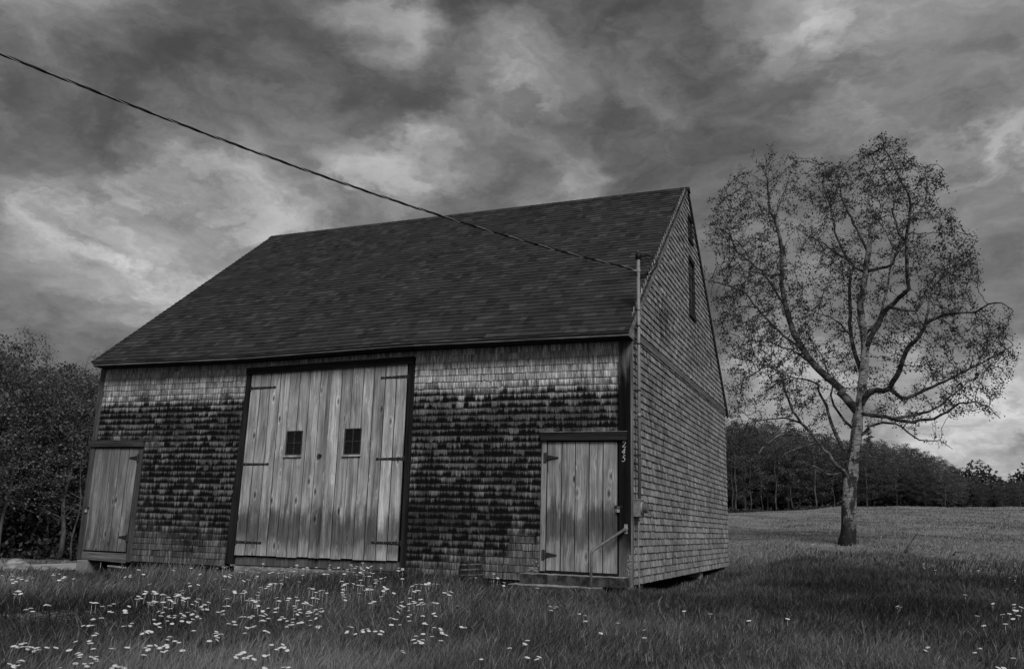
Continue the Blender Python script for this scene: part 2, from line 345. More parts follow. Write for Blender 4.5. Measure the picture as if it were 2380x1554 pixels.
# ================================================================ THE BARN
XG = -.035; LB = 10.95; WB = 9.85; EY = -.348; EH = 3.785; RY = 4.821; RH = 8.077
SL = (RH-EH)/(RY-EY)
def sag(P):
    P = np.array(P, float).reshape(-1, 3)
    s = np.interp(P[:, 0], [-11, -9.2, -7.2, -5.6, -4.0, -2., 0], [0, -.018, -.034, -.004, .028, .016, 0])
    k = np.where(P[:, 2] < 3.7, .35+.65*P[:, 2]/3.7, np.clip((RH-P[:, 2])/(RH-3.7), 0, 1))
    k = k*np.clip(1-(P[:, 1]+.4)/5., 0, 1)
    P[:, 2] += s*np.clip(k, 0, 1); return P
def sagmb(mb): mb.V = [tuple(v) for v in sag(mb.V)]; return mb
barn = empty('barn', (-5.5, 4.8, 0), 'weathered shingled barn with a steep dark roof and pale plank doors, numbered 245', 'barn')
class Shingles:
    """courses of individual split shingles on a plane: P(u, z) gives the wall plane point, n the outward normal"""
    def __init__(s): s.V = []; s.at = {'sv': [], 'st': [], 'base': [], 'rnd': []}; s.n = 0
    def one(s, P, n, u0, u1, z0, z1, th, st, base, flat=False):
        j = random.gauss(0, .0018); r = random.random(); tilt = random.gauss(0, .0025)
        if random.random() < .012: tilt += random.choice((-1, 1))*.02
        tk = th*random.uniform(.8, 1.25); zt = z1+.035
        q = [(u0, z0+j-tilt, tk), (u1, z0+j+tilt, tk*random.uniform(.85, 1.1)), (u1-tilt, zt, .002), (u0-tilt, zt, .002)]
        fr = [P(a, b)+n*c for a, b, c in q]; bk = [P(a, b) for a, b, c in q[:2]]
        s.V += [fr[0], fr[1], fr[2], fr[3], bk[0], bk[1]]
        e = (zt-z0)/(z1-z0)
        s.at['sv'] += [0, 0, e, e, 0, 0]; s.at['st'] += [st[0], st[1], st[2], st[3], st[0], st[1]]
        s.at['base'] += [base]*6; s.at['rnd'] += [r]*6
    def build(s, name, parent, warp=True, mirror=False):
        N = len(s.V)//6; b = (np.arange(N)*6)[:, None]
        Q = np.concatenate([b+[[0, 1, 2, 3]], b+[[4, 5, 1, 0]]]); T = np.concatenate([b+[[0, 3, 4]], b+[[1, 5, 2]]])
        V = np.array(s.V)
        if warp: V = sag(V)
        return mesh_np(name, V, Q, T, M_SH, parent, s.at)
def row(u0, u1, wmin=.065, wmax=.17):
    out = []; u = u0
    while u < u1-.02:
        w_ = min(random.uniform(wmin, wmax) if random.random() < .8 else random.uniform(wmax, wmax*1.25), u1-u)
        if u1-(u+w_) < .04: w_ = u1-u
        out.append((u, u+w_)); u += w_
    return out
def stain_front(x, z):
    S = np.interp(z, [0, .3, .55, .85, 1.3, 1.8, 2.5, 2.8, 3.02, 3.25, 3.45, 3.8], [.34, .50, .74, .88, .92, .98, 1.12, .92, .48, .22, .1, .1])
    if x < -8.2: S -= .16*np.interp(z, [0, .8, 1.6, 2.0], [1, 1, .6, 0])
    if x < -9.3 and z > 2.1: S -= .45*np.interp(z, [2.1, 2.5, 2.8], [1, .6, 0])
    if -3.85 < x < -2.: S += .25*np.interp(z, [0, .3, .9, 1.2], [0, 1, 1, 0])
    if x > -2.6: S -= .22*np.interp(z, [0, .5, .9], [1, 1, 0])*np.interp(x, [-2.6, -1.8], [0, 1])
    return float(max(S, 0))
def base_front(x, z):
    b = np.interp(z, [0, .6, 1.4, 2.4, 3.0, 3.4], [.15, .16, .20, .29, .42, .46])
    if x < -9.3 and z < 2.9: b *= .75
    return float(b)*(.9 if x < -7.3 else 1)
fw = Shingles(); nF = np.array([0, -1., 0]); PF = lambda u, z: np.array([u, -.012, z])
z = -.006; k = 0
while z < 3.62:
    zm = z+.056
    iv = [(-LB+.09, -.222)]
    def cut(iv, a, b):
        o = []
        for (p, q) in iv:
            if b <= p or a >= q: o.append((p, q)); continue
            if a > p: o.append((p, a))
            if b < q: o.append((b, q))
        return o
    if zm < 2.25: iv = cut(iv, -1.475, 0); iv = cut(iv, -12, -9.633)
    if zm < 3.58: iv = cut(iv, -7.335-.105*max(0, (3.4-zm)/3.4), -3.812)
    for (a, b) in iv:
        if b-a < .05: continue
        for (p, q) in row(a, b):
            x_ = (p+q)/2
            fw.one(PF, nF, p+.0015, q-.0015, z, z+.112, .018, [stain_front(x_, z)]*2+[stain_front(x_, z+.12)]*2, base_front(x_, z))
    z += .112; k += 1
o = fw.build('front_wall', barn); o['label'] = 'front wall of weathered shingles blackened by a broad band of stain'
# gable shingles
gw = Shingles(); nG = np.array([1., 0, 0]); PG = lambda u, z: np.array([XG-.012, u, z])
def base_g(y, z): return .20+.05*math.sin(y*1.3+z)*.3
def st_g(y, z):
    return float(.22+.14*math.exp(-((y-1.5)/1.6)**2-((z-2.4)/.8)**2))
z = .0; GE = .113
while z < 3.77:
    for (p, q) in row(.05, WB-.05): gw.one(PG, nG, p+.001, q-.001, z, z+GE, .026, [st_g(p, z)]*4, base_g(p, z)*1.38)
    z += GE
z = 3.905
PU = lambda u, z: np.array([XG+.012, u, z])
while z < RH-.15:
    lo = max(.0, EY+(z+.0-EH)/SL+.02); hi = 2*RY-lo
    segs = [(lo, hi)]
    if 6.93 < z+.056 < 7.52: segs = cut(segs, 4.86, 5.36)
    if 5.24 < z+.056 < 6.56: segs = cut(segs, 4.86, 5.52)
    for (a, b) in segs:
        if b-a < .05: continue
        for (p, q) in row(a, b):
            y_ = p; S = .1+.36*math.exp(-((y_-1.9)/1.5)**2-((z-4.55)/.55)**2)+.3*math.exp(-((y_-6.2)/1.6)**2-((z-4.9)/.6)**2)
            gw.one(PU, nG, p+.001, q-.001, z, z+GE, .026, [S]*4, .29)
    z += GE
gw.build('gable_wall', barn, warp=False)
# sheathing behind the shingles and the hidden walls: closed shell
sh = MB()
sh.box((-LB+.02, -.010, -.05), (-7.40, .05, 3.76)); sh.box((-7.40, -.010, 3.52), (-3.80, .05, 3.76)); sh.box((-3.80, -.010, -.05), (XG-.03, .05, 3.76))
y0, y1 = .02, WB-.02
sh.add([(XG-.05, 0.051, -.02), (XG-.05, y1, -.02), (XG-.05, y1, 3.75), (XG-.05, RY, RH-.14), (XG-.05, .051, 3.75),
        (XG-.013, 0.051, -.02), (XG-.013, y1, -.02), (XG-.013, y1, 3.75), (XG-.013, RY, RH-.14), (XG-.013, .051, 3.75)],
       [(4, 3, 2, 1, 0), (5, 6, 7, 8, 9), (0, 1, 6, 5), (1, 2, 7, 6), (2, 3, 8, 7), (3, 4, 9, 8), (4, 0, 5, 9)])
sh.add([(XG-.01, .0, 3.80), (XG-.01, y1, 3.80), (XG-.01, RY, RH-.12), (XG+.010, .0, 3.80), (XG+.010, y1, 3.80), (XG+.010, RY, RH-.12)],
       [(2, 1, 0), (3, 4, 5), (0, 1, 4, 3), (1, 2, 5, 4), (2, 0, 3, 5)])
sagmb(sh).build('sheathing', M_BACK, barn)
# hidden walls (left gable and rear), shingled coarsely
hw = Shingles(); nL = np.array([-1., 0, 0]); PL = lambda u, z: np.array([-10.85, u, z]); nB = np.array([0, 1., 0]); PB = lambda u, z: np.array([u, WB-.0, z])
hb = MB(); hb.add([(-10.845, .05, -.1), (-10.845, WB-.01, -.1), (-10.845, WB-.01, 3.8), (-10.845, RY, RH-.14), (-10.845, .05, 3.8)], [(0, 1, 2, 3, 4)])
hb.box((-10.84, WB-.05, -.1), (XG-.06, WB-.002, 3.8)); hb.build('rear_sheathing', M_BACK, barn)
z = -.1
while z < RH-.2:
    lo = max(.02, EY+(z+.15-EH)/SL+.06) if z > 3.6 else .02
    for (p, q) in row(lo, 2*RY-lo-.02 if z > 3.7 else WB-.02, .1, .3): hw.one(PL, nL, p, q-.002, z, z+.113, .013, [.2]*4, .2)
    if z < 3.7:
        for (p, q) in row(-10.84, XG-.05, .1, .3): hw.one(PB, nB, p, q-.002, z, z+.113, .013, [.2]*4, .2)
    z += .113
hw.build('rear_wall', barn, warp=False)
# ---- trim
t = MB(); t.box((-.22, -.045, -.10), (XG-.002, -.012, 3.70), rnd=.5); t.box((-.218, -.075, 2.28), (-.1, -.047, 3.69), rnd=.2)
sagmb(t).build('corner_board', M_CORN, barn, bevel=.004, label='corner board stained black from the eave to knee height')
t = MB(); t.box((XG+.0, -.044, -.08), (XG+.022, .055, 3.78), rnd=.6); t.build('corner_board', M_CORN2, barn, bevel=.003)
t = MB(); t.box((-LB-.03, -.04, -.03), (-LB+.088, -.012, 3.70), rnd=.4); t.box((-LB-.03, -.012, -.03), (-10.86, .08, 3.68), rnd=.7)
sagmb(t).build('corner_board', M_CORNL, barn, bevel=.004)
def xbox(mb, x0, x1, y0, y1, z0, z1, n=12, **a):      # box split along x so that it can sag
    X_ = np.linspace(x0, x1, n+1)
    V = [(x, y, z) for x in X_ for (y, z) in ((y0, z0), (y1, z0), (y1, z1), (y0, z1))]
    F = [(i*4+j, i*4+(j+1) % 4, i*4+4+(j+1) % 4, i*4+4+j) for i in range(n) for j in range(4)]
    F += [(0, 3, 2, 1), (n*4, n*4+1, n*4+2, n*4+3)]
    mb.add(V, F, **a)
t = MB()
for i, (a, b) in enumerate(((-10.88, -7.35), (-7.345, -3.7), (-3.695, .02))): xbox(t, a, b, EY+.005, EY+.03, EH-.085, EH-.012, rnd=(.75, .25, .55)[i])
xbox(t, -10.9, .025, EY-.02, EY+.004, EH-.035, EH-.006, rnd=.5)
sagmb(t).build('fascia', M_FASC, barn)
t = MB(); xbox(t, -10.88, -.0, EY+.032, -.013, EH-.10, EH-.085, rnd=.2); sagmb(t).build('soffit', M_DARK, barn)
# belt board under the upper gable
t = MB(); t.box((XG+.0, -.02, 3.765), (XG+.026, 4.9, 3.90), rnd=.6); t.box((XG+.0, 4.905, 3.765), (XG+.026, WB, 3.90), rnd=.4)
t.build('belt_board', M_BELT, barn, bevel=.003)
# roof slopes
def slope_pt(u, s, side, lift):      # u along x, s up the slope (0 at eave)
    Lr = math.hypot(RY-EY, RH-EH); cy, cz = (RY-EY)/Lr, (RH-EH)/Lr
    y = EY+cy*s; z_ = EH+cz*s
    if side: y = 2*RY-y
    ny = -cz if not side else cz
    return np.array([u, y+ny*lift, z_+cy*lift])
Lr = math.hypot(RY-EY, RH-EH)
def roof_side(side, name, parent):
    V = []; A = []; EX = .1405; s0 = -.03
    while s0 < Lr-.02:
        s1 = min(s0+EX, Lr); u = -LB+.04-random.uniform(0, .2) if False else -10.91
        while u < .03:
            w_ = random.choice((.09, .12, .15, .18, .22)); u2 = min(u+w_, .03)
            if .03-u2 < .05: u2 = .03
            th = random.choice((.010, .014)); q = random.random()
            tone = .036+.009*random.random()
            if q < .13: tone = .056+.01*random.random()
            elif q < .36: tone = .043+.006*random.random()
            elif q > .9: tone = .028
            sl_ = random.uniform(-.002, .002)
            p = [slope_pt(u, s0+sl_, side, th+.006), slope_pt(u2, s0+sl_, side, th+.006), slope_pt(u2-.001, s1+.03, side, .005), slope_pt(u, s1+.03, side, .005),
                 slope_pt(u, s0+sl_, side, 0), slope_pt(u2, s0+sl_, side, 0)]
            V += p; A += [tone]*6; u = u2
        s0 += EX
    N = len(V)//6; b = (np.arange(N)*6)[:, None]
    if side: Q = np.concatenate([b+[[3, 2, 1, 0]], b+[[0, 1, 5, 4]]])
    else: Q = np.concatenate([b+[[0, 1, 2, 3]], b+[[4, 5, 1, 0]]])
    T = np.concatenate([b+[[0, 3, 4]], b+[[1, 5, 2]]])
    V = np.array(V); V = sag(V) if not side else V
    return mesh_np(name, V, Q, T, M_ROOF, parent, {'rnd': A})
roof_side(0, 'roof', barn); roof_side(1, 'roof', barn)
t = MB()
for side in (0, 1):
    n = 12; X_ = np.linspace(-10.88, .0, n+1); V = []
    for x in X_:
        for (s_, l_) in ((0, -.045), (Lr-.01, -.045), (Lr+.02, -.002), (-.01, -.002)): V.append(slope_pt(x, s_, side, l_))
    F = [(i*4+j, i*4+(j+1) % 4, i*4+4+(j+1) % 4, i*4+4+j) for i in range(n) for j in range(4)]+[(0, 3, 2, 1), (n*4, n*4+1, n*4+2, n*4+3)]
    t.add(V, F)
sagmb(t).build('roof_deck', M_BACK, barn)
t = MB(); u = -10.92        # ridge cap
while u < .03:
    u2 = min(u+.14, .035); tn = random.choice((.03, .04, .05))
    h0, h1 = .028, .018
    t.add([(u, RY-.13, RH+h0-.108), (u, RY, RH+h0+.004), (u, RY+.13, RH+h0-.108), (u2+.02, RY-.13, RH+h1-.108), (u2+.02, RY, RH+h1+.004), (u2+.02, RY+.13, RH+h1-.108)],
          [(0, 3, 4, 1), (1, 4, 5, 2), (0, 1, 2), (3, 5, 4)], rnd=tn); u = u2
t.build('ridge_cap', M_ROOF, barn)
# rake boards on the right gable
def rake(name, mat, side, x0, x1, w0, s0=0., s1=None, rnd=.5, lift=-.012):
    t = MB(); s1 = Lr if s1 is None else s1; P = []
    for x in (x0, x1):
        for (s_, l_) in ((s0, -w0), (s1, -w0), (s1, lift), (s0, lift)): P.append(slope_pt(x, s_, side, l_))
    for q in P:
        if not side: q[1] = min(q[1], RY)
        else: q[1] = max(q[1], RY+.001)
    t.hexa([P[0], P[1], P[5], P[4], P[3], P[2], P[6], P[7]], rnd=rnd); return t.build(name, mat, barn)
rake('rake_board', M_RAKE, 0, XG+.027, .024, .125, 0.04)
rake('rake_board', M_RAKED, 1, XG+.027, .024, .125)
rake('rake_trim', M_RAKED, 1, .0245, .032, .05)
rake('rake_board', M_FASC, 0, -10.90, -10.87, .11); rake('rake_board', M_FASC, 1, -10.90, -10.87, .11)
t = MB(); t.add([(XG+.003, EY+.03, EH-.09), (XG+.003, -.046, EH-.09), (XG+.003, -.046, EH+.16), (XG+.003, EY+.03, EH-.02), (.02, EY+.03, EH-.09), (.02, -.046, EH-.09), (.02, -.046, EH+.16), (.02, EY+.03, EH-.02)],
        [(3, 2, 1, 0), (4, 5, 6, 7), (0, 1, 5, 4), (1, 2, 6, 5), (2, 3, 7, 6), (3, 0, 4, 7)], rnd=.7)
t.build('eave_return', M_RAKE, barn)
# ---- gable windows
def gable_window(y0, y1, z0, z1, panes, sash):
    t = MB(); xa = XG+.012
    t.box((xa, y0-.03, z1), (xa+.035, y1+.03, z1+.07), rnd=.5); t.box((xa, y0-.035, z0), (xa+.03, y0, z1-.001), rnd=.2); t.box((xa, y1, z0), (xa+.03, y1+.04, z1-.001), rnd=.4)
    f = t.build('window_frame', M_DARK, barn)
    t = MB(); t.add([(xa-.01, y0-.05, z0-.05), (xa+.055, y0-.05, z0-.06), (xa+.055, y1+.05, z0-.06), (xa-.01, y1+.05, z0-.05), (xa-.01, y0-.05, z0-.002), (xa+.055, y0-.05, z0-.02), (xa+.055, y1+.05, z0-.02), (xa-.01, y1+.05, z0-.002)],
        [(3, 2, 1, 0), (4, 5, 6, 7), (0, 1, 5, 4), (1, 2, 6, 5), (2, 3, 7, 6), (3, 0, 4, 7)], rnd=.5); t.build('window_sill', M_DARK, f)
    t = MB(); t.box((xa-.004, y0, z0), (xa, y1, z1)); t.build('window_pane', M_GLASSD, f)
    t = MB(); ny, nz = panes
    for i in range(ny+1): yy = y0+(y1-y0)*i/ny; t.box((xa, max(y0, yy-.012), z0), (xa+.012, min(y1, yy+.012), z1))
    for i in range(nz+1): zz_ = z0+(z1-z0)*i/nz; h_ = .03 if sash and i == nz//2 else .010; t.box((xa+.0005, y0, max(z0, zz_-h_)), (xa+.014, y1, min(z1, zz_+h_)))
    t.build('window_sash', M_MULL, f)
gable_window(4.89, 5.32, 6.98, 7.46, (2, 2), False)
gable_window(4.89, 5.48, 5.30, 6.50, (2, 4), True)
# ---- big double door
t = MB(); xbox(t, -7.335, -3.835, -.075, -.013, 3.462, 3.585, rnd=.4); hd = sagmb(t).build('door_header', M_HEAD, barn)
t = MB(); xbox(t, -7.34, -3.83, -.085, -.013, 3.5855, 3.592, rnd=.4); sagmb(t).build('flashing', M_FLASH, hd)
def slantbox(mb, xt0, xt1, xb0, xb1, y0, y1, zb, zt, **a):
    mb.hexa([(xb0, y0, zb), (xb1, y0, zb), (xb1, y1, zb), (xb0, y1, zb), (xt0, y0, zt), (xt1, y0, zt), (xt1, y1, zt), (xt0, y1, zt)], **a)
t = MB(); slantbox(t, -7.33, -7.245, -7.44, -7.275, -.055, .03, .03, 3.461, rnd=.3); sagmb(t).build('door_frame', M_DARK, barn, bevel=.004)
t = MB(); slantbox(t, -3.93, -3.815, -3.90, -3.80, -.055, .03, .03, 3.461, rnd=.3); sagmb(t).build('door_frame', M_DARK, barn, bevel=.004)
t = MB(); xbox(t, -7.27, -3.91, .012, .2, .02, .172, rnd=.6); sagmb(t).build('sill_beam', M_CORNL, barn, bevel=.01)
t = MB(); t.box((-7.25, .05, .17), (-3.93, .055, 3.5)); t.build('door_backing', M_BACK, barn)
def planks(mb, edges_t, edges_b, zt, zb, y0, y1, holes=(), rn=None, jag=.008):
    n = len(edges_t)-1
    for i in range(n):
        r = random.random() if rn is None else rn[i % len(rn)]
        at_ = lambda z_, a: edges_b[a]+(edges_t[a]-edges_b[a])*(z_-zb)/(zt-zb)
        segs = [(zb-random.uniform(-1, 1)*jag, zt)]
        for (hx0, hx1, hz0, hz1) in holes:
            m0 = (edges_t[i]+edges_t[i+1])/2
            if hx0-.06 < m0 < hx1+.06:
                segs = [(segs[0][0], hz0), (hz1, segs[-1][1])] if True else segs
        dy = random.uniform(-.006, .006)
        for (hx0, hx1, hz0, hz1) in holes:          # board pieces left standing beside the window opening
            m0 = (edges_t[i]+edges_t[i+1])/2
            if hx0-.06 < m0 < hx1+.06:
                for (sa, sb, s_in) in ((None, hx0, 0), (hx1, None, 1)):
                    e0 = lambda z_: at_(z_, i)+.005 if sa is None else sa
                    e1 = lambda z_: at_(z_, i+1)-.005 if sb is None else sb
                    if e1(hz0)-e0(hz0) < .008 or e1(hz1)-e0(hz1) < .008: continue
                    mb.hexa([(e0(hz0), y0+dy, hz0), (e1(hz0), y0+dy, hz0), (e1(hz0), y1, hz0), (e0(hz0), y1, hz0), (e0(hz1), y0+dy, hz1), (e1(hz1), y0+dy, hz1), (e1(hz1), y1, hz1), (e0(hz1), y1, hz1)], rnd=r)
        for (a, b) in segs:
            nz = 6; gp = .0085
            for kz in range(nz):
                za, zc = a+(b-a)*kz/nz, a+(b-a)*(kz+1)/nz
                p = [(at_(za, i)+gp, y0+dy, za), (at_(za, i+1)-gp, y0+dy*.5, za), (at_(za, i+1)-gp, y1, za), (at_(za, i)+gp, y1, za),
                     (at_(zc, i)+gp, y0+dy, zc), (at_(zc, i+1)-gp, y0+dy*.5, zc), (at_(zc, i+1)-gp, y1, zc), (at_(zc, i)+gp, y1, zc)]
                fs = [(0, 1, 5, 4), (1, 2, 6, 5), (2, 3, 7, 6), (3, 0, 4, 7)]
                if kz == 0: fs.append((3, 2, 1, 0))
                if kz == nz-1: fs.append((4, 5, 6, 7))
                mb.add(p, fs, rnd=r)
def strap(parent, x0, x1, z_, tip_right, yf=-.035, name='strap_hinge'):
    t = MB(); a, b = (x0, x1)
    h0, h1 = (.024, .013) if tip_right else (.013, .024)
    t.hexa([(a, yf-.008, z_-h0), (b, yf-.008, z_-h1), (b, yf, z_-h1), (a, yf, z_-h0), (a, yf-.008, z_+h0), (b, yf-.008, z_+h1), (b, yf, z_+h1), (a, yf, z_+h0)])
    xe = a if tip_right else b
    t.tube([(xe, yf-.008, z_-.045), (xe, yf-.008, z_+.045)], .013, 8)
    xt = b if tip_right else a
    t.tube([(xt, yf-.009, z_), (xt, yf, z_)], .022, 12)
    o = sagmb(t).build(name, M_IRON, parent)
    for f in (.12, .4, .68, .9):
        n = MB(); xx = a+(b-a)*f; n.tube([(xx, yf-.012, z_), (xx, yf-.007, z_)], .0065, 8); sagmb(n).build('nail', M_NAIL, o)
def small_window(parent, x0, x1, z0, z1):
    t = MB(); yb = -.030
    for (a, b) in (((x0, z0), (x0+.02, z1)), ((x1-.02, z0), (x1, z1))): t.box((a[0], yb-.012, a[1]), (b[0], yb+.02, b[1]))
    t.box((x0+.02, yb-.012, z1-.02), (x1-.02, yb+.02, z1)); t.box((x0+.02, yb-.012, z0), (x1-.02, yb+.02, z0+.02))
    xm, zm = (x0+x1)/2, (z0+z1)/2
    t.box((xm-.008, yb-.010, z0+.02), (xm+.008, yb+.01, z1-.02)); t.box((x0+.02, yb-.009, zm-.008), (xm-.008, yb+.009, zm+.008)); t.box((xm+.008, yb-.009, zm-.008), (x1-.02, yb+.009, zm+.008))
    sagmb(t).build('window_frame', M_MULL, parent)
    t = MB(); t.box((x0+.005, yb+.0065, z0+.005), (x1-.005, yb+.0075, z1-.005)); sagmb(t).build('window_pane', M_GLASSD, parent)
    t = MB(); t.box((x0-.02, -.066, z0-.034), (x1+.015, -.0425, z0-.004), rnd=.9); sagmb(t).build('window_sill', M_FLASH, parent)
eT = [-7.227, -7.006, -6.795, -6.578, -6.363, -6.151, -5.933, -5.708, -5.529]
eT2 = [-5.484, -5.263, -5.044, -4.818, -4.607, -4.385, -4.169, -3.955]
W1 = (-6.345, -6.0, 1.948, 2.383); W2 = (-5.13, -4.79, 1.938, 2.39)
ld = empty('barn_door', (-7.23, 0, .18), None, None); COL.objects.unlink(ld); COL.objects.link(ld); ld.parent = barn; ld.location = Vector((-7.23, 0, .18))-barn.location
t = MB(); planks(t, eT, [x-.035 if x < -7 else x for x in eT], 3.462, .192, -.034, -.022, [W1], [.55, .35, .75, .6, .5, .45, .8, .55])
sagmb(t).build('door_planks', M_PLANK, ld)
t = MB(); slantbox(t, -7.222, -5.50, -7.255, -5.50, -.0215, -.014, .2, 3.458); sagmb(t).build('door_backing', M_BACK, ld)
t = MB(); slantbox(t, -5.556, -5.482, -5.556, -5.484, -.052, -.036, .187, 3.455, rnd=.05); t.box((-5.53, -.035, .19), (-5.484, -.012, 3.46), rnd=.9)
sagmb(t).build('door_astragal', M_PLANK, ld)
for (a, b, z_) in ((-7.217, -6.686, 3.20), (-7.243, -6.702, 1.80), (-7.248, -6.716, .42)): strap(ld, a, b, z_, True)
small_window(ld, *W1)
rd_ = empty('barn_door', (-3.93, 0, .18), None, None); rd_.parent = barn; rd_.location = Vector((-3.93, 0, .18))-barn.location
t = MB(); planks(t, eT2, [x+.0 for x in eT2], 3.462, .192, -.034, -.022, [W2], [.95, .38, .42, .62, .3, .9, .7])
sagmb(t).build('door_planks', M_PLANK, rd_)
t = MB(); slantbox(t, -5.48, -3.96, -5.48, -3.96, -.0215, -.014, .2, 3.458); sagmb(t).build('door_backing', M_BACK, rd_)
for (a, b, z_) in ((-4.451, -3.938, 3.25), (-4.453, -3.933, 1.855), (-4.452, -3.911, .477)): strap(rd_, a, b, z_, False)
small_window(rd_, *W2)
t = MB(); t.tube([(-5.59, -.036, 1.93), (-5.59, -.075, 1.93)], [.02, .028], 14); t.build('door_knob', M_IRON, ld)
def side_door(x0, x1, z0, z1, edges_t, edges_b, mat, rn, hinge_right, hz, px):
    e = empty('side_door', (px, 0, z0), None, None); e.parent = barn; e.location = Vector((px, 0, z0))-barn.location
    t = MB(); slantbox(t, edges_t[0]+.004, edges_t[-1]-.004, edges_b[0]+.004, edges_b[-1]-.004, -.0215, -.014, z0+.004, z1-.002); sagmb(t).build('door_backing', M_BACK, e)
    t = MB(); planks(t, edges_t, edges_b, z1, z0, -.034, -.022, (), rn, .003); sagmb(t).build('door_planks', mat, e)
    for z_ in hz:
        t = MB(); yf = -.042
        if hinge_right: xh = edges_t[-1] if z_ > 1 else edges_b[-1]; pl = (xh+.012, xh+.05); tri = (xh-.012, xh-.2)
        else: xh = edges_t[0] if z_ > 1 else edges_b[0]; pl = (xh-.05, xh-.012); tri = (xh+.005, xh+.19)
        t.box((pl[0], yf-.016, z_-.075), (pl[1], yf-.010, z_+.075))
        a, b = tri; hh = .038
        if a > b: P = [(b, yf-.008, z_-.006), (a, yf-.008, z_-hh), (a, yf, z_-hh), (b, yf, z_-.006), (b, yf-.008, z_+.006), (a, yf-.008, z_+hh), (a, yf, z_+hh), (b, yf, z_+.006)]
        else: P = [(a, yf-.008, z_-hh), (b, yf-.008, z_-.006), (b, yf, z_-.006), (a, yf, z_-hh), (a, yf-.008, z_+hh), (b, yf-.008, z_+.006), (b, yf, z_+.006), (a, yf, z_+hh)]
        t.hexa(P); xm = (pl[1] if not hinge_right else pl[0]); t.tube([(xm, yf-.014, z_-.07), (xm, yf-.014, z_+.07)], .01, 8)
        h = sagmb(t).build('tee_hinge', M_IRON, e)
        for dz in (-.055, -.02, .02, .055): n = MB(); n.tube([((pl[0]+pl[1])/2, yf-.019, z_+dz), ((pl[0]+pl[1])/2, yf-.014, z_+dz)], .005, 6); sagmb(n).build('nail', M_NAIL, h)
    return e
rdoor = side_door(-1.38, -.242, .160, 2.112, [-1.379, -1.139, -.916, -.695, -.473, -.242], [-1.384, -1.142, -.918, -.695, -.473, -.242], M_PLANKR, [.62, .42, .55, .7, .4], False, (1.87, .39), -1.38)
ldoor = side_door(-10.86, -9.76, .150, 2.098, [-10.86, -10.65, -10.43, -10.205, -9.985, -9.755], [-10.857, -10.626, -10.416, -10.217, -10.011, -9.785], M_PLANKL, [.55, .4, .45, .6, .75], True, (1.917, .422), -10.86)
def padlock(parent, x, z_, mat):
    t = MB(); t.box((x-.06, -.052, z_+.03), (x+.06, -.044, z_+.06)); sagmb(t).build('hasp', M_IRON, parent)
    t = MB(); t.box((x-.022, -.075, z_-.04), (x+.022, -.052, z_+.005)); t.tube([(x-.014, -.063, z_+.005), (x-.014, -.063, z_+.03), (x, -.063, z_+.042), (x+.014, -.063, z_+.03), (x+.014, -.063, z_+.005)], .004, 6)
    sagmb(t).build('padlock', mat, parent, bevel=.003)
padlock(rdoor, -.225, 1.09, M_NAIL); padlock(ldoor, -10.875, .9, M_FLASH)
t = MB(); t.box((-1.475, -.04, .145), (-1.392, -.013, 2.128), rnd=.75); sagmb(t).build('door_frame', M_JAMB, barn, bevel=.003)
t = MB(); t.box((-9.75, -.04, -.03), (-9.64, -.013, 2.11), rnd=.35); sagmb(t).build('door_frame', M_CORNL, barn, bevel=.003)
t = MB(); t.box((-10.985, -.05, -.02), (-10.875, -.041, 2.11), rnd=.2); sagmb(t).build('door_frame', M_CORNL, barn, bevel=.002)
t = MB(); t.box((-1.485, -.085, 2.132), (-.088, -.046, 2.262), rnd=.5); h = sagmb(t).build('door_header', M_HEAD, barn, bevel=.003)
t = MB(); t.box((-1.488, -.095, 2.2625), (-.085, -.013, 2.268)); sagmb(t).build('flashing', M_FLASH, h)
t = MB(); t.box((-11.0, -.085, 2.125), (-9.615, -.046, 2.245), rnd=.8); h = sagmb(t).build('door_header', material('left_header_wood', wood(light=.06, knots=False, axis=0, contrast=1.2), .8, .002), barn, bevel=.003)
t = MB(); t.box((-11.0, -.09, 2.2455), (-9.61, -.013, 2.250)); sagmb(t).build('flashing', M_JAMB, h)
for a_, b_ in (((-1.39, -.008, .0), (-.24, .05, 2.13)), ((-10.86, -.008, .10), (-9.75, .05, 2.12)), ((-1.4, -.06, .125), (-.22, -.01, .152))):
    t = MB(); t.box(a_, b_); t.build('door_backing', M_BACK, barn)
t = MB(); t.hexa([(-10.88, -.035, -.03), (-9.76, -.035, -.06), (-9.76, .05, -.06), (-10.88, .05, -.03), (-10.88, -.035, .12), (-9.76, -.035, .115), (-9.76, .05, .115), (-10.88, .05, .12)], rnd=.5)
t.build('sill_beam', M_BEAM, barn, bevel=.012)
t = MB(); t.box((-10.98, -.04, -.55), (-10.70, .3, -.035)); t.build('foundation_pier', M_CONC, barn, bevel=.02)
for a_, b_ in (((-.3, .02, -.5), (-.06, .3, -.06)), ((-.35, 6.0, -.5), (-.08, 6.3, -.0)), ((-.35, 9.3, -.5), (-.06, 9.6, .0)), ((-7.3, .03, -.4), (-3.9, .25, .019))):
    t = MB(); t.box(a_, b_); t.build('foundation_stone', M_ROCK, barn, bevel=.02)
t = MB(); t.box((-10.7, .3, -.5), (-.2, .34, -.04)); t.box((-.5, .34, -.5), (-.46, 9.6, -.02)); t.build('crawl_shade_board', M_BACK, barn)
# lichen on the corner board foot
t = MB()
for i in range(26):
    x = random.gauss(-.06, .018); zc = random.uniform(.12, .42); r_ = random.uniform(.008, .024)
    t.tube([(min(x, XG-.012), -.046, zc), (min(x, XG-.012), -.052-random.random()*.006, zc)], [r_, r_*.6], 7)
t.build('lichen_patch', M_LICH, barn)
t = MB()
for i in range(22):
    x = random.uniform(-1.66, -1.5); zc = random.gauss(.17, .05); r_ = random.uniform(.01, .03); t.tube([(x, -.026, zc), (x, -.037, zc)], [r_, r_*.6], 7)
t.build('lichen_patch', M_LICH, barn)
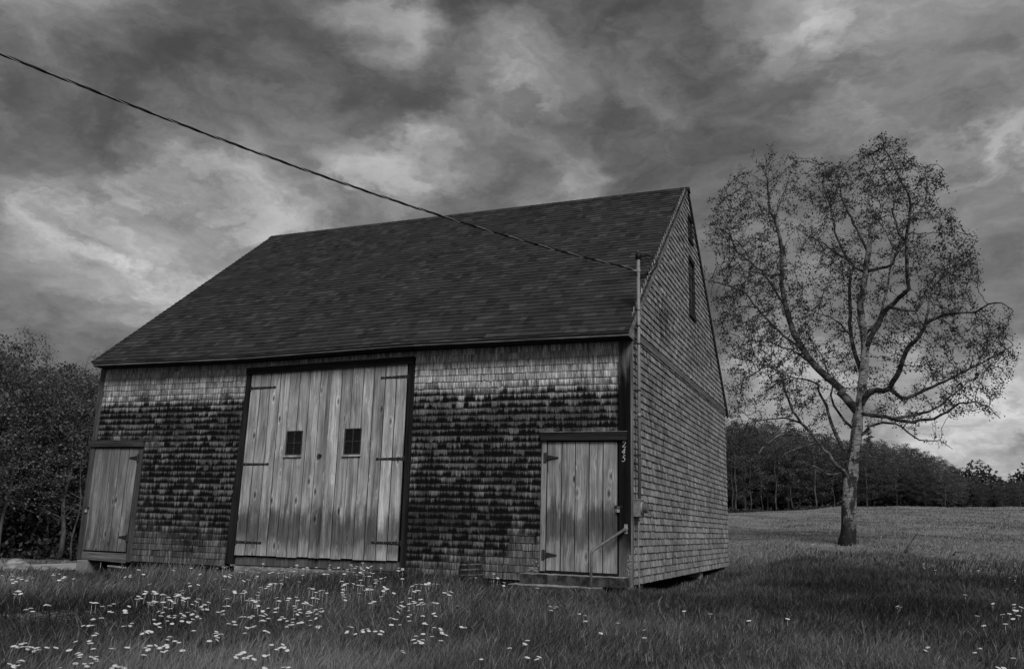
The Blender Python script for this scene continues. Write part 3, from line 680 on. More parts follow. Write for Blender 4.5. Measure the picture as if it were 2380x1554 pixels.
# house number 245
def digit(ch, x, z_, h=.093, w_=.052):
    S = {'2': [[(.08, .75), (.12, .9), (.35, 1.), (.65, .95), (.8, .75), (.7, .55), (.35, .25), (.05, .03)], [(.05, .03), (.5, .06), (.9, .02), (.97, .16)]],
         '4': [[(.72, 1.), (.35, .6), (.02, .3)], [(.02, .3), (.95, .3)], [(.72, 1.), (.66, .5), (.6, 0.)]],
         '5': [[(.9, .98), (.35, .96)], [(.35, .96), (.22, .58)], [(.22, .58), (.5, .64), (.8, .52), (.85, .28), (.6, .05), (.2, .0), (.05, .1)]]}[ch]
    t = MB()
    for st in S: t.tube([(x+a*w_+b*h*.12, -.05, z_+b*h) for a, b in st], .0074, 6)
    t.build('house_number', M_DIGIT, barn)
digit('2', -.165, 2.025); digit('4', -.172, 1.918); digit('5', -.172, 1.808)
# ================================================================ things about the barn
e = empty('handrail', (-.51, -.5, -.12), 'bent steel pipe handrail rising from the grass to the corner of the barn', 'handrail')
t = MB(); pa, pb, pc = Vector((-.51, -.5, -.2)), Vector((-.513, -.5, .477)), Vector((-.105, -.085, .815))
pts = [pa, pb+Vector((0, 0, -.07))]
for i in range(1, 8):
    f = i/8; p0 = pb+Vector((0, 0, -.07)); p2 = pb+(pc-pb).normalized()*.07; pts.append(p0*(1-f)**2+pb*2*f*(1-f)+p2*f*f)
pts += [pb+(pc-pb).normalized()*.07, pc]
t.tube(pts, .021, 12); t.build('rail_pipe', material('rail_paint', lambda g: g.mr(g.noise(g.obj(), 25., 4), .3, .7, .11, .19), .45, None, .4), e, smooth=True)
t = MB(); t.box((-.135, -.055, .74), (-.085, -.0455, .88)); t.tube([(-.105, -.055, .815), (-.105, -.095, .815)], .031, 12); f_ = t.build('wall_flange', M_NAIL, e, bevel=.003)
for z_ in (.755, .868): t = MB(); t.tube([(-.11, -.0555, z_), (-.11, -.058, z_)], .006, 6); t.build('screw', M_IRON, f_)
def slab(name, x0, x1, y0, y1, z0, z1, label, seed):
    rr = random.Random(seed); nx, ny = 22, 6; t = MB(); V = []; F = []
    import itertools
    J = lambda a: rr.uniform(-a, a)
    top = [[(x0+(x1-x0)*i/nx+(J(.02) if i in (0, nx) else 0), y0+(y1-y0)*j/ny+(J(.014) if j in (0, ny) else 0), z1+J(.004)) for i in range(nx+1)] for j in range(ny+1)]
    bot = [[(p[0], p[1]+(J(.02) if j in (0, ny) else 0), z0) for p in rw] for j, rw in enumerate(top)]
    idx = {}
    for lv, gr in ((1, top), (0, bot)):
        for j in range(ny+1):
            for i in range(nx+1): idx[lv, j, i] = len(V); V.append(gr[j][i])
    for j in range(ny):
        for i in range(nx): F.append((idx[1, j, i], idx[1, j, i+1], idx[1, j+1, i+1], idx[1, j+1, i])); F.append((idx[0, j+1, i], idx[0, j+1, i+1], idx[0, j, i+1], idx[0, j, i]))
    for i in range(nx): F.append((idx[0, 0, i], idx[0, 0, i+1], idx[1, 0, i+1], idx[1, 0, i])); F.append((idx[1, ny, i], idx[1, ny, i+1], idx[0, ny, i+1], idx[0, ny, i]))
    for j in range(ny): F.append((idx[0, j+1, 0], idx[0, j, 0], idx[1, j, 0], idx[1, j+1, 0])); F.append((idx[0, j, nx], idx[0, j+1, nx], idx[1, j+1, nx], idx[1, j, nx]))
    t.add(V, F); o = t.build(name, M_STEP, None, bevel=.008); tag(o, label, 'step', 'stone steps at the side door'); return o
slab('stone_step', -1.66, -.06, -.37, -.062, -.025, .118, 'upper rough granite slab directly under the side door', 1)
slab('stone_step', -1.73, -.36, -.74, -.30, -.17, -.025, 'lower granite slab half sunk in the grass in front of the door step', 2)
# service mast, meter and cables
mx, my = .055, .13
e = empty('service_mast', (mx, my, 1.25), 'grey conduit mast with a black weatherhead standing above the eave at the barn corner', 'service mast')
t = MB(); t.tube([(mx, my, 1.26), (mx, my, 3.2), (mx, my, 5.06)], .026, 14); t.tube([(mx, my, 2.5), (mx, my, 2.56)], .031, 14); t.tube([(mx, my, 4.2), (mx, my, 4.24)], .03, 14); t.build('mast_pipe', M_STEEL, e, smooth=True)
t = MB(); prof = [(0, .036), (.01, .045), (.05, .05), (.085, .047), (.11, .036), (.125, .018), (.13, .002)]
t.tube([(mx, my, 5.05+a) for a, b in prof], [b for a, b in prof], 14); t.build('weatherhead', M_BLACK, e, smooth=True)
t = MB(); t.tube([(mx-.0, my, 5.182-.06+.0), (mx, my, 5.185)], [.049, .012], 12); t.build('weatherhead_cap', M_STEEL, e)
for z_ in (3.95, 3.66, 2.92, 1.92):
    t = MB(); t.tube([(mx, my, z_-.012), (mx, my, z_+.012)], .031, 12); t.box((XG+.003, my-.03-.03, z_-.01), (mx, my-.03, z_+.01)); t.build('pipe_clamp', M_IRON, e)
t = MB(); t.tube([(mx-.035, my, 4.86), (mx-.085, my-.03, 4.87)], .018, 8); t.tube([(mx, my, 4.84), (mx, my, 4.89)], .033, 12); t.build('insulator', M_NAIL, e)
for (dx, dz, rr_) in ((.30, 0., .011), (.24, .03, .009), (.19, -.02, .008)):
    t = MB(); P0 = Vector((mx+.03, my, 5.1)); pts = []
    for i in range(17):
        f = i/16; a = PI*.5-f*PI*1.02
        pts.append((mx+.03+dx*math.cos(a)*1.0, my-.10*math.sin(f*PI), 4.95+dz+.155*math.sin(a)+(-.06*f)))
    pts.append((mx-.05, my-.05, 4.83)); t.tube(pts, rr_*.75, 6); t.build('drip_loop', M_BLACK, e, smooth=True)
e = empty('electric_meter', (XG, .2, .99), 'grey electric meter box on the gable corner with a round glass meter', 'electric meter')
t = MB(); t.box((XG+.002, .03, .995), (.082, .31, 1.245)); t.box((XG+.002, .022, 1.235), (.088, .318, 1.255)); t.build('meter_box', M_PAINT, e, bevel=.004)
t = MB(); t.tube([(.082, .17, 1.125), (.102, .17, 1.125)], .092, 24); t.build('meter_collar', M_NAIL, e)
t = MB(); t.tube([(.1025, .17, 1.125), (.16, .17, 1.125), (.175, .17, 1.125)], [.078, .076, .066], 24); t.build('meter_dome', material('meter_glass', .12, .12, None, .6), e, smooth=False)
t = MB(); t.tube([(.045, .12, .994), (.045, .12, .90), (.035, .11, .6), (.045, .12, .1), (.05, .12, -.2)], .013, 8); t.tube([(.045, .12, .994), (.045, .12, .94)], .026, 10); t.build('supply_pipe', M_STEEL, e, smooth=True)
# overhead line: hangs in the vertical plane from the mast to a pole out of frame on the left
A2 = at_dist(0, 125, 10.)
dirp = np.array([A2[0]-mx, A2[1]-my]); dirp /= np.linalg.norm(dirp); nrm = np.array([-dirp[1], dirp[0], 0])
px = [(1476, 627), (1440, 616), (1340, 592), (1250, 570), (1140, 537), (1030, 505), (930, 470), (830, 436), (730, 401), (632, 366), (500, 319), (385, 278), (250, 226), (160, 187), (80, 155), (0, 126)]
cp = []
for (x, y) in px:
    d = rayd(x, y); tt = ((np.array([mx, my, 0])-CAM)@nrm)/(d@nrm); cp.append(CAM+d*tt)
s_ = np.array([np.dot(c[:2]-[mx, my], dirp) for c in cp]); zc = np.array([c[2] for c in cp])
co = np.polyfit(s_, zc, 3)
e = empty('overhead_cable', (mx, my, 4.86), 'twisted overhead service cable running from the mast up to the left across the sky', 'cable')
SS = np.linspace(-.1 if False else .08, 22, 520)
def cable_pt(q):
    z_ = np.polyval(co, q) if q <= s_.max() else np.polyval(co, s_.max())+np.polyval(np.polyder(co), s_.max())*(q-s_.max())
    return np.array([mx+dirp[0]*q, my+dirp[1]*q, z_])
for k in range(3):
    t = MB(); pts = []
    for q in SS:
        a = q*2*PI/.55+k*2*PI/3; c = cable_pt(q); sg = 1+.10*math.sin(q*3); pts.append(c+np.array([nrm[0], nrm[1], 0])*math.cos(a)*.0085+np.array([0, 0, 1])*math.sin(a)*.0085)
    t.tube(pts, .0085 if k < 2 else .006, 6); t.build('cable_strand', M_BLACK if k < 2 else M_STEEL, e, smooth=True)
# barrel by the wall
e = empty('barrel', (-2.5, -.33, -.15), 'small old wooden barrel with pale hoops in the grass by the wall', 'barrel')
t = MB(); ns = 18
for i in range(ns):
    a0, a1 = 2*PI*i/ns+.02, 2*PI*(i+1)/ns-.02; zt = .25+random.uniform(-.012, .01); r = random.random()
    for (za, zb, ra, rb) in ((-.16, .05, .17, .198), (.05, zt, .198, .165)):
        P = []
        for z_, R_ in ((za, ra), (zb, rb)):
            P += [(-2.5+math.cos(a0)*R_, -.33+math.sin(a0)*R_, z_), (-2.5+math.cos(a1)*R_, -.33+math.sin(a1)*R_, z_), (-2.5+math.cos(a1)*(R_-.018), -.33+math.sin(a1)*(R_-.018), z_), (-2.5+math.cos(a0)*(R_-.018), -.33+math.sin(a0)*(R_-.018), z_)]
        t.hexa([P[0], P[1], P[2], P[3], P[4], P[5], P[6], P[7]], rnd=r)
t.build('staves', material('barrel_wood', wood(light=.035, knots=False), .8), e)
for z_ in (.215, .14, .06, -.02):
    R_ = np.interp(z_, [-.16, .05, .25], [.17, .198, .165])+.001; t = MB(); tilt = .012
    V = []; n = 28
    for k in range(n):
        a = 2*PI*k/n
        for (dz, dr) in ((-.010, 0), (-.010, .004), (.010, .002), (.010, -.002)): V.append((-2.5+math.cos(a)*(R_+dr), -.33+math.sin(a)*(R_+dr), z_+dz+tilt*math.cos(a)))
    F = [(k*4+j, ((k+1) % n)*4+j, ((k+1) % n)*4+(j+1) % 4, k*4+(j+1) % 4) for k in range(n) for j in range(4)]
    t.add(V, F); t.build('hoop', material('hoop_metal', lambda g: g.mr(g.noise(g.obj(), 20., 3), .3, .7, .03, .20), .7), e)
t = MB(); t.tube([(-2.5, -.33, .16), (-2.5, -.33, .17)], .155, 16); t.build('soil', M_BACK, e)
# pale board scrap under the left door, roadside stones
t = MB(); t.hexa([(-10.08, -.14, -.13), (-9.7, -.12, -.15), (-9.7, -.05, -.15), (-10.08, -.07, -.13), (-10.08, -.14, -.105), (-9.7, -.12, -.125), (-9.7, -.05, -.125), (-10.08, -.07, -.105)], rnd=.9)
o = t.build('board_scrap', M_FLASH, None, bevel=.003); tag(o, 'short pale board lying on the grass below the left side door', 'board')
def rock(px_, py_, D, sz, label, dark=False, seed=0):
    c = at_dist(px_, py_, D); c[2] = ground(c[0], c[1])
    rr = np.random.default_rng(seed); import bmesh
    bm = bmesh.new(); bmesh.ops.create_icosphere(bm, subdivisions=3, radius=1)
    ph = rr.uniform(0, 6, 9)
    for v in bm.verts:
        q = v.co; n = 1+.16*math.sin(q.x*2.3+ph[0])*math.cos(q.y*2.1+ph[1])+.12*math.sin(q.z*3+q.x*2+ph[2])+.05*math.sin(q.x*7+ph[3])*math.sin(q.y*6+q.z*5+ph[4])
        v.co = Vector((q.x*sz[0]*n, q.y*sz[1]*n, q.z*sz[2]*n))
    me = bpy.data.meshes.new('rock'); bm.to_mesh(me); bm.free(); me.materials.append(M_ROCK if not dark else M_STEP)
    me.polygons.foreach_set('use_smooth', [True]*len(me.polygons))
    o = bpy.data.objects.new('rock', me); COL.objects.link(o); o.location = (c[0], c[1], c[2]+sz[2]*.45); tag(o, label, 'rock', 'rocks along the road')
rock(38, 1318, 18.5, (.36, .3, .26), 'pale streaked boulder at the road edge near the left frame', False, 3)
rock(112, 1320, 18.6, (.26, .24, .2), 'lower grey boulder right of the pale streaked one', True, 5)
rock(-4, 1316, 18.4, (.2, .2, .26), 'dark rock at the far left edge of the photo', True, 8)
# ================================================================ trees
def grow(pos, par, att, step, infl, kill, iters, up=.0, jit=.12, rg=rng, far=0):
    P = [np.array(p, float) for p in pos]; Pa = list(par)
    arr = np.array(P); att = att.copy(); near = np.full(len(att), -1); nd = np.full(len(att), 1e9)
    def upd(new, base):
        nonlocal near, nd
        for s in range(0, len(new), 400):
            q = new[s:s+400]; d = np.linalg.norm(att[:, None, :]-q[None], axis=2); j = d.argmin(1); dd = d[np.arange(len(att)), j]
            m = dd < nd; nd[m] = dd[m]; near[m] = j[m]+base+s
    upd(arr, 0)
    if far: kf = nd < far; att = att[kf]; near = near[kf]; nd = nd[kf]
    for it in range(iters):
        if not len(att): break
        m = nd < infl
        if not m.any(): infl *= 1.5; continue
        dirs = att[m]-arr[near[m]]; dirs /= (np.linalg.norm(dirs, axis=1)[:, None]+1e-9)
        acc = np.zeros_like(arr); np.add.at(acc, near[m], dirs); idx = np.unique(near[m])
        v = acc[idx]; v = v/(np.linalg.norm(v, axis=1)[:, None]+1e-9)+rg.normal(0, jit, (len(idx), 3)); v[:, 2] += up; v /= np.linalg.norm(v, axis=1)[:, None]
        new = arr[idx]+v*step; base = len(arr); arr = np.concatenate([arr, new]); Pa += list(idx)
        upd(new, base); keep = nd > kill; att = att[keep]; near = near[keep]; nd = nd[keep]
    return arr, np.array(Pa)
def radii(P, Pa, tip, ex, rmin=None):
    n = len(P); a = np.zeros(n); ch = np.zeros(n, int)
    for i in range(n):
        if Pa[i] >= 0: ch[Pa[i]] += 1
    order = np.argsort(-np.arange(n))
    a[ch == 0] = tip**ex
    for i in range(n-1, -1, -1):       # children always have a higher index than their parent
        if a[i] == 0: a[i] = tip**ex
        if Pa[i] >= 0: a[Pa[i]] += a[i]
    r = a**(1/ex)
    if rmin is not None: r = np.maximum(r, rmin)
    return r, ch
def frusta(P0, P1, R0_, R1_, seg):
    d = P1-P0; L = np.linalg.norm(d, axis=1)[:, None]+1e-9; d = d/L
    ref = np.where(np.abs(d[:, 2:3]) < .9, [[0, 0, 1.]], [[1., 0, 0]]); a = np.cross(d, ref); a /= np.linalg.norm(a, axis=1)[:, None]; b = np.cross(d, a)
    th = np.arange(seg)*2*PI/seg; c = np.cos(th)[None, :, None]; s = np.sin(th)[None, :, None]
    ring = a[:, None]*c+b[:, None]*s
    V = np.concatenate([P0[:, None]+ring*R0_[:, None, None], (P1+d*L*.04)[:, None]+ring*R1_[:, None, None]], 1)
    n = len(P0); k = np.arange(seg); k2 = (k+1) % seg
    Q = np.stack([k, k2, k2+seg, k+seg], -1)[None]+(np.arange(n)*2*seg)[:, None, None]
    return V.reshape(-1, 3), Q.reshape(-1, 4)
def wood_mesh(name, P, Pa, r, mat, parent, world, sel=None, seg_thick=8, smooth=True):
    i = np.where(Pa >= 0)[0]
    if sel is not None: i = i[sel[i]]
    Vs, Qs, b = [], [], 0
    for lo, hi, seg in ((0, .02, 3), (.02, .06, 5), (.06, 9, seg_thick)):
        m = i[(r[i] >= lo) & (r[i] < hi)]
        if not len(m): continue
        rp = np.minimum(r[Pa[m]], r[m]*1.6); V, Q = frusta(P[Pa[m]], P[m], rp, r[m], seg); Vs.append(V); Qs.append(Q+b); b += len(V)
    return mesh_np(name, np.concatenate(Vs), np.concatenate(Qs), None, mat, parent, None, smooth, world)
def leaves_mesh(name, C, size, mat, parent, world, rg, asp=.62, droop=0.):
    n = len(C); a = rg.normal(size=(n, 3)); a[:, 2] -= droop; a /= np.linalg.norm(a, axis=1)[:, None]
    b = np.cross(a, rg.normal(size=(n, 3))); b /= np.linalg.norm(b, axis=1)[:, None]; c = np.cross(a, b)
    s = (size*rg.uniform(.6, 1.25, n))[:, None]
    V = np.stack([C-a*s*.5, C+b*s*.5*asp-c*s*.08, C+a*s*.5, C-b*s*.5*asp-c*s*.08], 1).reshape(-1, 3)
    Q = np.arange(n*4).reshape(-1, 4); t = np.repeat(rg.uniform(0, 1, n), 4)
    return mesh_np(name, V, Q, None, mat, parent, {'rnd': t}, False, world)
def leafmat(name, lo, hi, tr=.35):
    return material(name, lambda g: g.mix(g.attr('rnd'), lo, hi), .6, None, .2, transl=tr)
def f_birch(g):
    co = g.obj(); X = g.sep(co)
    hz = g.noise(g.v('MULTIPLY', co, (5., 5., 42.)), 1., 5, .7, .3); pat = g.noise(g.v('MULTIPLY', co, (6., 6., 2.6)), 1., 6, .68); cr = g.noise(g.v('MULTIPLY', co, (9., 9., 2.)), 1., 4, .7)
    hgt = g.mr(X[2], .5, 3.6, 0., 1.)
    c = g.mix(hgt, .24, .40); c = g.m('MULTIPLY', c, g.mr(hz, .38, .60, .28, 1.2))
    dark = g.mr(g.m('ADD', pat, g.m('MULTIPLY', g.m('SUBTRACT', 1., hgt), .10)), .50, .58)
    c = g.mix(g.m('MULTIPLY', dark, .9), c, .02)
    low = g.m('MULTIPLY', g.mr(X[2], .65, 1.5, 1., 0.), g.mr(cr, .35, .55)); c = g.mix(low, c, .02)
    return c, g.m('ADD', hz, g.m('MULTIPLY', cr, 1.5))
M_BIRCH = material('birch_bark', f_birch, .8, .012, .15)
M_LIMB = material('birch_limb', lambda g: (g.mr(g.noise(g.v('MULTIPLY', g.obj(), (3., 3., 5.)), 1., 5, .7), .42, .66, .03, .22), g.noise(g.obj(), 14., 4)), .8, .01)
M_TWIG = material('birch_twig', lambda g: g.mr(g.noise(g.v('MULTIPLY', g.obj(), (2., 2., 9.)), 1., 4, .6), .42, .62, .02, .09), .8)
M_BLEAF = leafmat('birch_leaf', .025, .085, .22)
z5 = lambda x, y: ((2650+x/1.4798)/1.61344, (450+y/1.4798)/1.61344)
z6 = lambda x, y: ((2650+x/2.)/1.61344, (1450+y/2.)/1.61344)
TD = 28.
# (name, parent limb, start radius, end radius, depth drift per metre of limb, points)
LIMBS = [
 ('T', None, .25, .045, 0., [z6(1060, 1175), z6(1060, 1100), z6(1062, 1000), z6(1070, 850), z6(1078, 740), z6(1095, 620), z6(1110, 480), z6(1125, 350), z6(1145, 180), z6(1160, 30), z5(880, 1300), z5(875, 1200), z5(855, 1080), z5(855, 1000), z5(872, 900), z5(885, 820), z5(895, 720), z5(910, 640), z5(912, 600)]),
 ('A', 'T', .13, .02, .25, [z6(1115, 190), z6(1080, 130), z6(1000, 40), z5(760, 1510), z5(700, 1450), z5(660, 1420), z5(590, 1350), z5(520, 1250), z5(470, 1150), z5(455, 1080), z5(430, 1000), z5(415, 900), z5(415, 760), z5(425, 720), z5(380, 560), z5(350, 500), z5(345, 420), z5(330, 300), z5(330, 200)]),
 ('A2', 'A', .05, .012, -.5, [z5(540, 1280), z5(430, 1200), z5(340, 1110), z5(260, 1020), z5(220, 960), z5(120, 920), z5(20, 890)]),
 ('A3', 'A', .04, .01, .5, [z5(590, 1350), z5(480, 1280), z5(350, 1230), z5(250, 1225)]),
 ('A4', 'A', .04, .01, -.4, [z5(440, 1030), z5(350, 900), z5(320, 850), z5(240, 790), z5(160, 720), z5(120, 600), z5(60, 480)]),
 ('A5', 'A', .03, .01, .4, [z5(415, 760), z5(400, 640), z5(375, 560), z5(400, 480), z5(440, 380), z5(470, 260)]),
 ('A6', 'A', .03, .01, .2, [z5(345, 860), z5(240, 845), z5(140, 825)]),
 ('B', 'T', .07, .015, .3, [z5(850, 1400), z5(820, 1300), z5(800, 1180), z5(795, 1050), z5(790, 950), z5(800, 850), z5(820, 800), z5(760, 740), z5(710, 620), z5(690, 480), z5(650, 380), z5(640, 300)]),
 ('B2', 'B', .04, .01, .5, [z5(820, 800), z5(720, 740), z5(650, 680), z5(560, 640), z5(500, 600)]),
 ('B3', 'B', .035, .01, -.5, [z5(800, 1180), z5(740, 1130), z5(680, 1090), z5(580, 1060)]),
 ('C', 'T', .045, .012, -.2, [z5(895, 740), z5(860, 660), z5(820, 580), z5(790, 520), z5(750, 420), z5(720, 300), z5(700, 240)]),
 ('D', 'T', .085, .012, -.3, [z5(878, 1250), z5(920, 1180), z5(960, 1120), z5(985, 1060), z5(1040, 1010), z5(1090, 970), z5(1130, 930), z5(1115, 880), z5(1110, 760), z5(1105, 690), z5(1110, 640), z5(1125, 540), z5(1130, 430), z5(1080, 350), z5(1040, 250), z5(980, 150), z5(975, 90)]),
 ('D2', 'D', .03, .008, .4, [z5(1122, 560), z5(1180, 510), z5(1215, 440), z5(1225, 330), z5(1215, 260), z5(1270, 240), z5(1310, 270)]),
 ('D3', 'D', .035, .01, .4, [z5(1103, 690), z5(1060, 620), z5(1035, 520), z5(1040, 420), z5(980, 300), z5(900, 180)]),
 ('D4', 'T', .055, .012, -.3, [z5(885, 850), z5(930, 830), z5(1000, 815), z5(1030, 805), z5(1050, 740), z5(1080, 670), z5(1090, 600)]),
 ('D5', 'T', .04, .01, .5, [z5(880, 850), z5(830, 830), z5(760, 760), z5(700, 720), z5(640, 700)]),
 ('E', 'D', .045, .01, .4, [z5(1020, 1035), z5(1080, 1050), z5(1160, 1065), z5(1200, 1000), z5(1240, 900), z5(1300, 820), z5(1400, 760), z5(1480, 700), z5(1500, 640)]),
 ('F', 'T', .10, .010, -.35, [z6(1150, 130), z5(880, 1530), z5(930, 1495), z5(1010, 1500), z5(1050, 1430), z5(1080, 1350), z5(1120, 1260), z5(1180, 1200), z5(1220, 1120), z5(1300, 1080), z5(1400, 1070), z5(1500, 1065), z5(1560, 1020), z5(1640, 1010), z5(1700, 1060)]),
 ('F2', 'F', .04, .01, .3, [z5(1215, 1130), z5(1240, 1000), z5(1260, 920), z5(1340, 850), z5(1450, 880)]),
 ('G', 'F', .06, .01, .3, [z5(1010, 1500), z5(1060, 1530), z5(1100, 1545), z5(1160, 1520), z5(1300, 1460), z5(1420, 1400), z5(1560, 1330), z5(1700, 1250)]),
 ('H', 'T', .066, .010, -.4, [z6(1150, 225), z6(1230, 215), z6(1300, 215), z6(1400, 240), z6(1520, 270), z6(1700, 240), z6(1800, 190), z6(1900, 120), z6(2000, 115), z6(2100, 140), z6(2200, 230)]),
 ('H2', 'H', .05, .01, .3, [z6(1400, 235), z6(1560, 215), z6(1740, 150), z6(1850, 60), z6(1980, -60)]),
 ('I', 'T', .05, .008, .4, [z6(1130, 390), z6(1180, 350), z6(1230, 290), z6(1330, 260), z6(1450, 290), z6(1520, 350), z6(1600, 400), z6(1750, 400), z6(1840, 470)]),
 ('J', 'T', .068, .010, -.35, [z6(1075, 690), z6(1030, 640), z6(950, 560), z6(860, 440), z6(790, 350), z6(700, 260), z6(650, 190), z6(610, 80), z6(570, 0), z5(430, 1480), z5(400, 1400), z5(280, 1330)]),
 ('K', 'T', .03, .008, -.5, [z6(1070, 680), z6(1020, 650), z6(900, 650), z6(820, 600), z6(700, 560), z6(600, 530), z6(520, 540)]),
 ('K2', 'J', .03, .007, -.6, [z6(850, 440), z6(740, 440), z6(640, 470), z6(560, 520)]),
 ('K3', 'J', .035, .006, -.5, [z6(780, 340), z6(650, 365), z6(540, 360), z6(430, 440), z6(370, 530), z6(260, 580)]),
 ('K4', 'J', .03, .007, .4, [z6(690, 260), z6(600, 230), z6(480, 240), z6(360, 260), z6(250, 180)]),
 ('L', 'T', .07, .012, .4, [z6(1085, 560), z6(1030, 470), z6(980, 380), z6(940, 280), z6(890, 130), z6(830, 0), z5(620, 1460), z5(560, 1440), z5(400, 1410)]),
 ('M', 'T', .024, .007, -.5, [z6(1110, 480), z6(1180, 470), z6(1230, 520), z6(1300, 545), z6(1420, 560), z6(1530, 630)]),
 ('N', 'T', .045, .010, .5, [z6(1125, 350), z6(1080, 300), z6(1010, 230), z6(960, 150), z6(930, 60), z5(700, 1480), z5(640, 1300), z5(560, 1180)]),
 ('O', 'T', .05, .010, .5, [z5(875, 1200), z5(950, 1120), z5(1010, 900), z5(1030, 700), z5(960, 560)]),
]
pos, par, rm, tr = [], [], [], []; limb = {}
for nm, pl, ra, rb, dd, pts in LIMBS:
    if pl is None: start = None; D = TD
    else:
        p0 = np.array(at_dist(*pts[0], TD)); cand = limb[pl]
        # nearest node of the parent in the picture plane
        def pxy(p): d = p-CAM; return np.array([FPX*d@Rv/(d@Fv), -FPX*d@Uv/(d@Fv)])
        q0 = np.array([pts[0][0]-1190, pts[0][1]-777]); start = min(cand, key=lambda i: np.linalg.norm(pxy(pos[i])-q0)); D = math.hypot(*(pos[start][:2]-CAM[:2]))
    W_ = []; acc = 0
    for i, p in enumerate(pts):
        if i: acc += math.hypot(p[0]-pts[i-1][0], p[1]-pts[i-1][1])/FPX*TD
        W_.append(at_dist(p[0], p[1], D+dd*acc))
    if start is not None: W_[0] = pos[start]
    ids = []; W_ = np.array(W_); L = np.concatenate([[0], np.cumsum(np.linalg.norm(np.diff(W_, axis=0), axis=1))]); n = max(3, int(L[-1]/.2))
    for j in range(n+1):
        s = L[-1]*j/n; p = np.array([np.interp(s, L, W_[:, c]) for c in range(3)])
        if j == 0 and start is not None: ids.append(start); continue
        if 0 < j: p = p+rng.normal(0, .012, 3)
        f = j/n; r = ra*(1-f)+rb*f if nm != 'T' else float(np.interp(s, [0, .15, .5, 1.2, 2.5, 5, 12], [.27, .225, .205, .20, .165, .13, .042]))
        pos.append(p); par.append(ids[-1] if ids else -1); rm.append(r); tr.append(nm == 'T'); ids.append(len(pos)-1)
    limb[nm] = ids
poly = [z5(*p) for p in [(0, 540), (50, 380), (140, 350), (150, 240), (200, 140), (350, 110), (460, 190), (520, 260), (500, 340), (540, 430), (560, 360), (600, 260), (650, 220), (780, 250), (820, 350), (850, 150), (975, 80), (1090, 120), (1140, 200), (1220, 250), (1320, 310), (1330, 390), (1260, 440), (1360, 460), (1390, 560), (1370, 640), (1470, 640), (1520, 760), (1530, 850), (1520, 930), (1540, 1060), (1700, 1180), (1740, 1270), (1720, 1370), (1600, 1400), (1690, 1480)]]
poly += [z6(*p) for p in [(2230, 100), (2300, 330), (2200, 280), (2050, 200), (1950, 180), (1800, 260), (1740, 340), (1840, 480), (1700, 430), (1500, 340), (1300, 300), (1180, 300), (1000, 340), (900, 520), (700, 600), (300, 600), (150, 420), (150, 0)]] + [z5(20, 960)]
def inside(p, poly):
    c = False; j = len(poly)-1
    for i in range(len(poly)):
        if (poly[i][1] > p[1]) != (poly[j][1] > p[1]) and p[0] < (poly[j][0]-poly[i][0])*(p[1]-poly[i][1])/(poly[j][1]-poly[i][1])+poly[i][0]: c = not c
        j = i
    return c
att = []; rr = random.Random(5)
DENS = [(z5(330, 250), 75, 1.), (z5(660, 400), 60, 1.1), (z5(1020, 260), 85, 1.1), (z5(1180, 420), 50, .5), (z5(1380, 800), 75, .8), (z5(250, 1000), 120, .5), (z5(80, 600), 70, .7), (z5(460, 950), 60, .8), (z5(1100, 1250), 60, .3), (z5(1600, 1280), 70, .7), (z5(300, 520), 60, .5), (z5(800, 760), 90, .4), (z5(760, 1000), 70, .4), (z5(1280, 1040), 60, .4), (z5(200, 1350), 130, .45), (z5(1300, 1450), 110, .4), (z5(1350, 560), 50, .4), (z5(700, 1300), 90, .3)]
while len(att) < 12500:
    x, y = rr.uniform(1620, 2390), rr.uniform(300, 1160)
    if not inside((x+rr.gauss(0, 11), y+rr.gauss(0, 11)), poly): continue
    dn = .16+1.0*sum(a*math.exp(-((x-c[0])**2+(y-c[1])**2)/(s*s)) for c, s, a in DENS)+.45*math.sin(x*.045+2*math.sin(y*.02))*math.sin(y*.05+x*.013)+.25*math.sin(x*.09+y*.03)*math.sin(y*.1-x*.04)
    if y > 960: dn *= .42
    if rr.random() > dn: continue
    e_ = math.sqrt(max(.08, 1-((x-1990)/400)**2-((y-760)/520)**2)); dep = TD+rr.uniform(-1, 1)*3.6*e_
    att.append(at_dist(x, y, dep))
att = np.array(att)
BP, BPa = grow(pos, par, att, .13, 1.1, .165, 120, up=.06, jit=.24, far=1.45)
rmin = np.zeros(len(BP)); rmin[:len(rm)] = rm
br, bch = radii(BP, BPa, .0047, 2.35, None)
br[:len(rm)] = rm
nl = len(rm); 
bx, by = BP[0][0], BP[0][1]
birch = empty('birch_tree', (bx, by, float(ground(bx, by))), 'big spreading birch with pale peeling bark standing alone in the field', 'tree')
isT = np.zeros(len(BP), bool); isT[:nl] = tr
def tubes_from_limb(ids, rs, seg):
    t = MB(); t.tube([tuple(BP[i]) for i in ids], rs, seg); return t
mb_ = MB(); ids = limb['T']; pts = [tuple(BP[i]) for i in ids]; rs = [br[i] for i in ids]
pts = [(pts[0][0], pts[0][1], pts[0][2]-.25)]+pts; rs = [rs[0]*1.15]+rs; mb_.tube(pts, rs, 22)
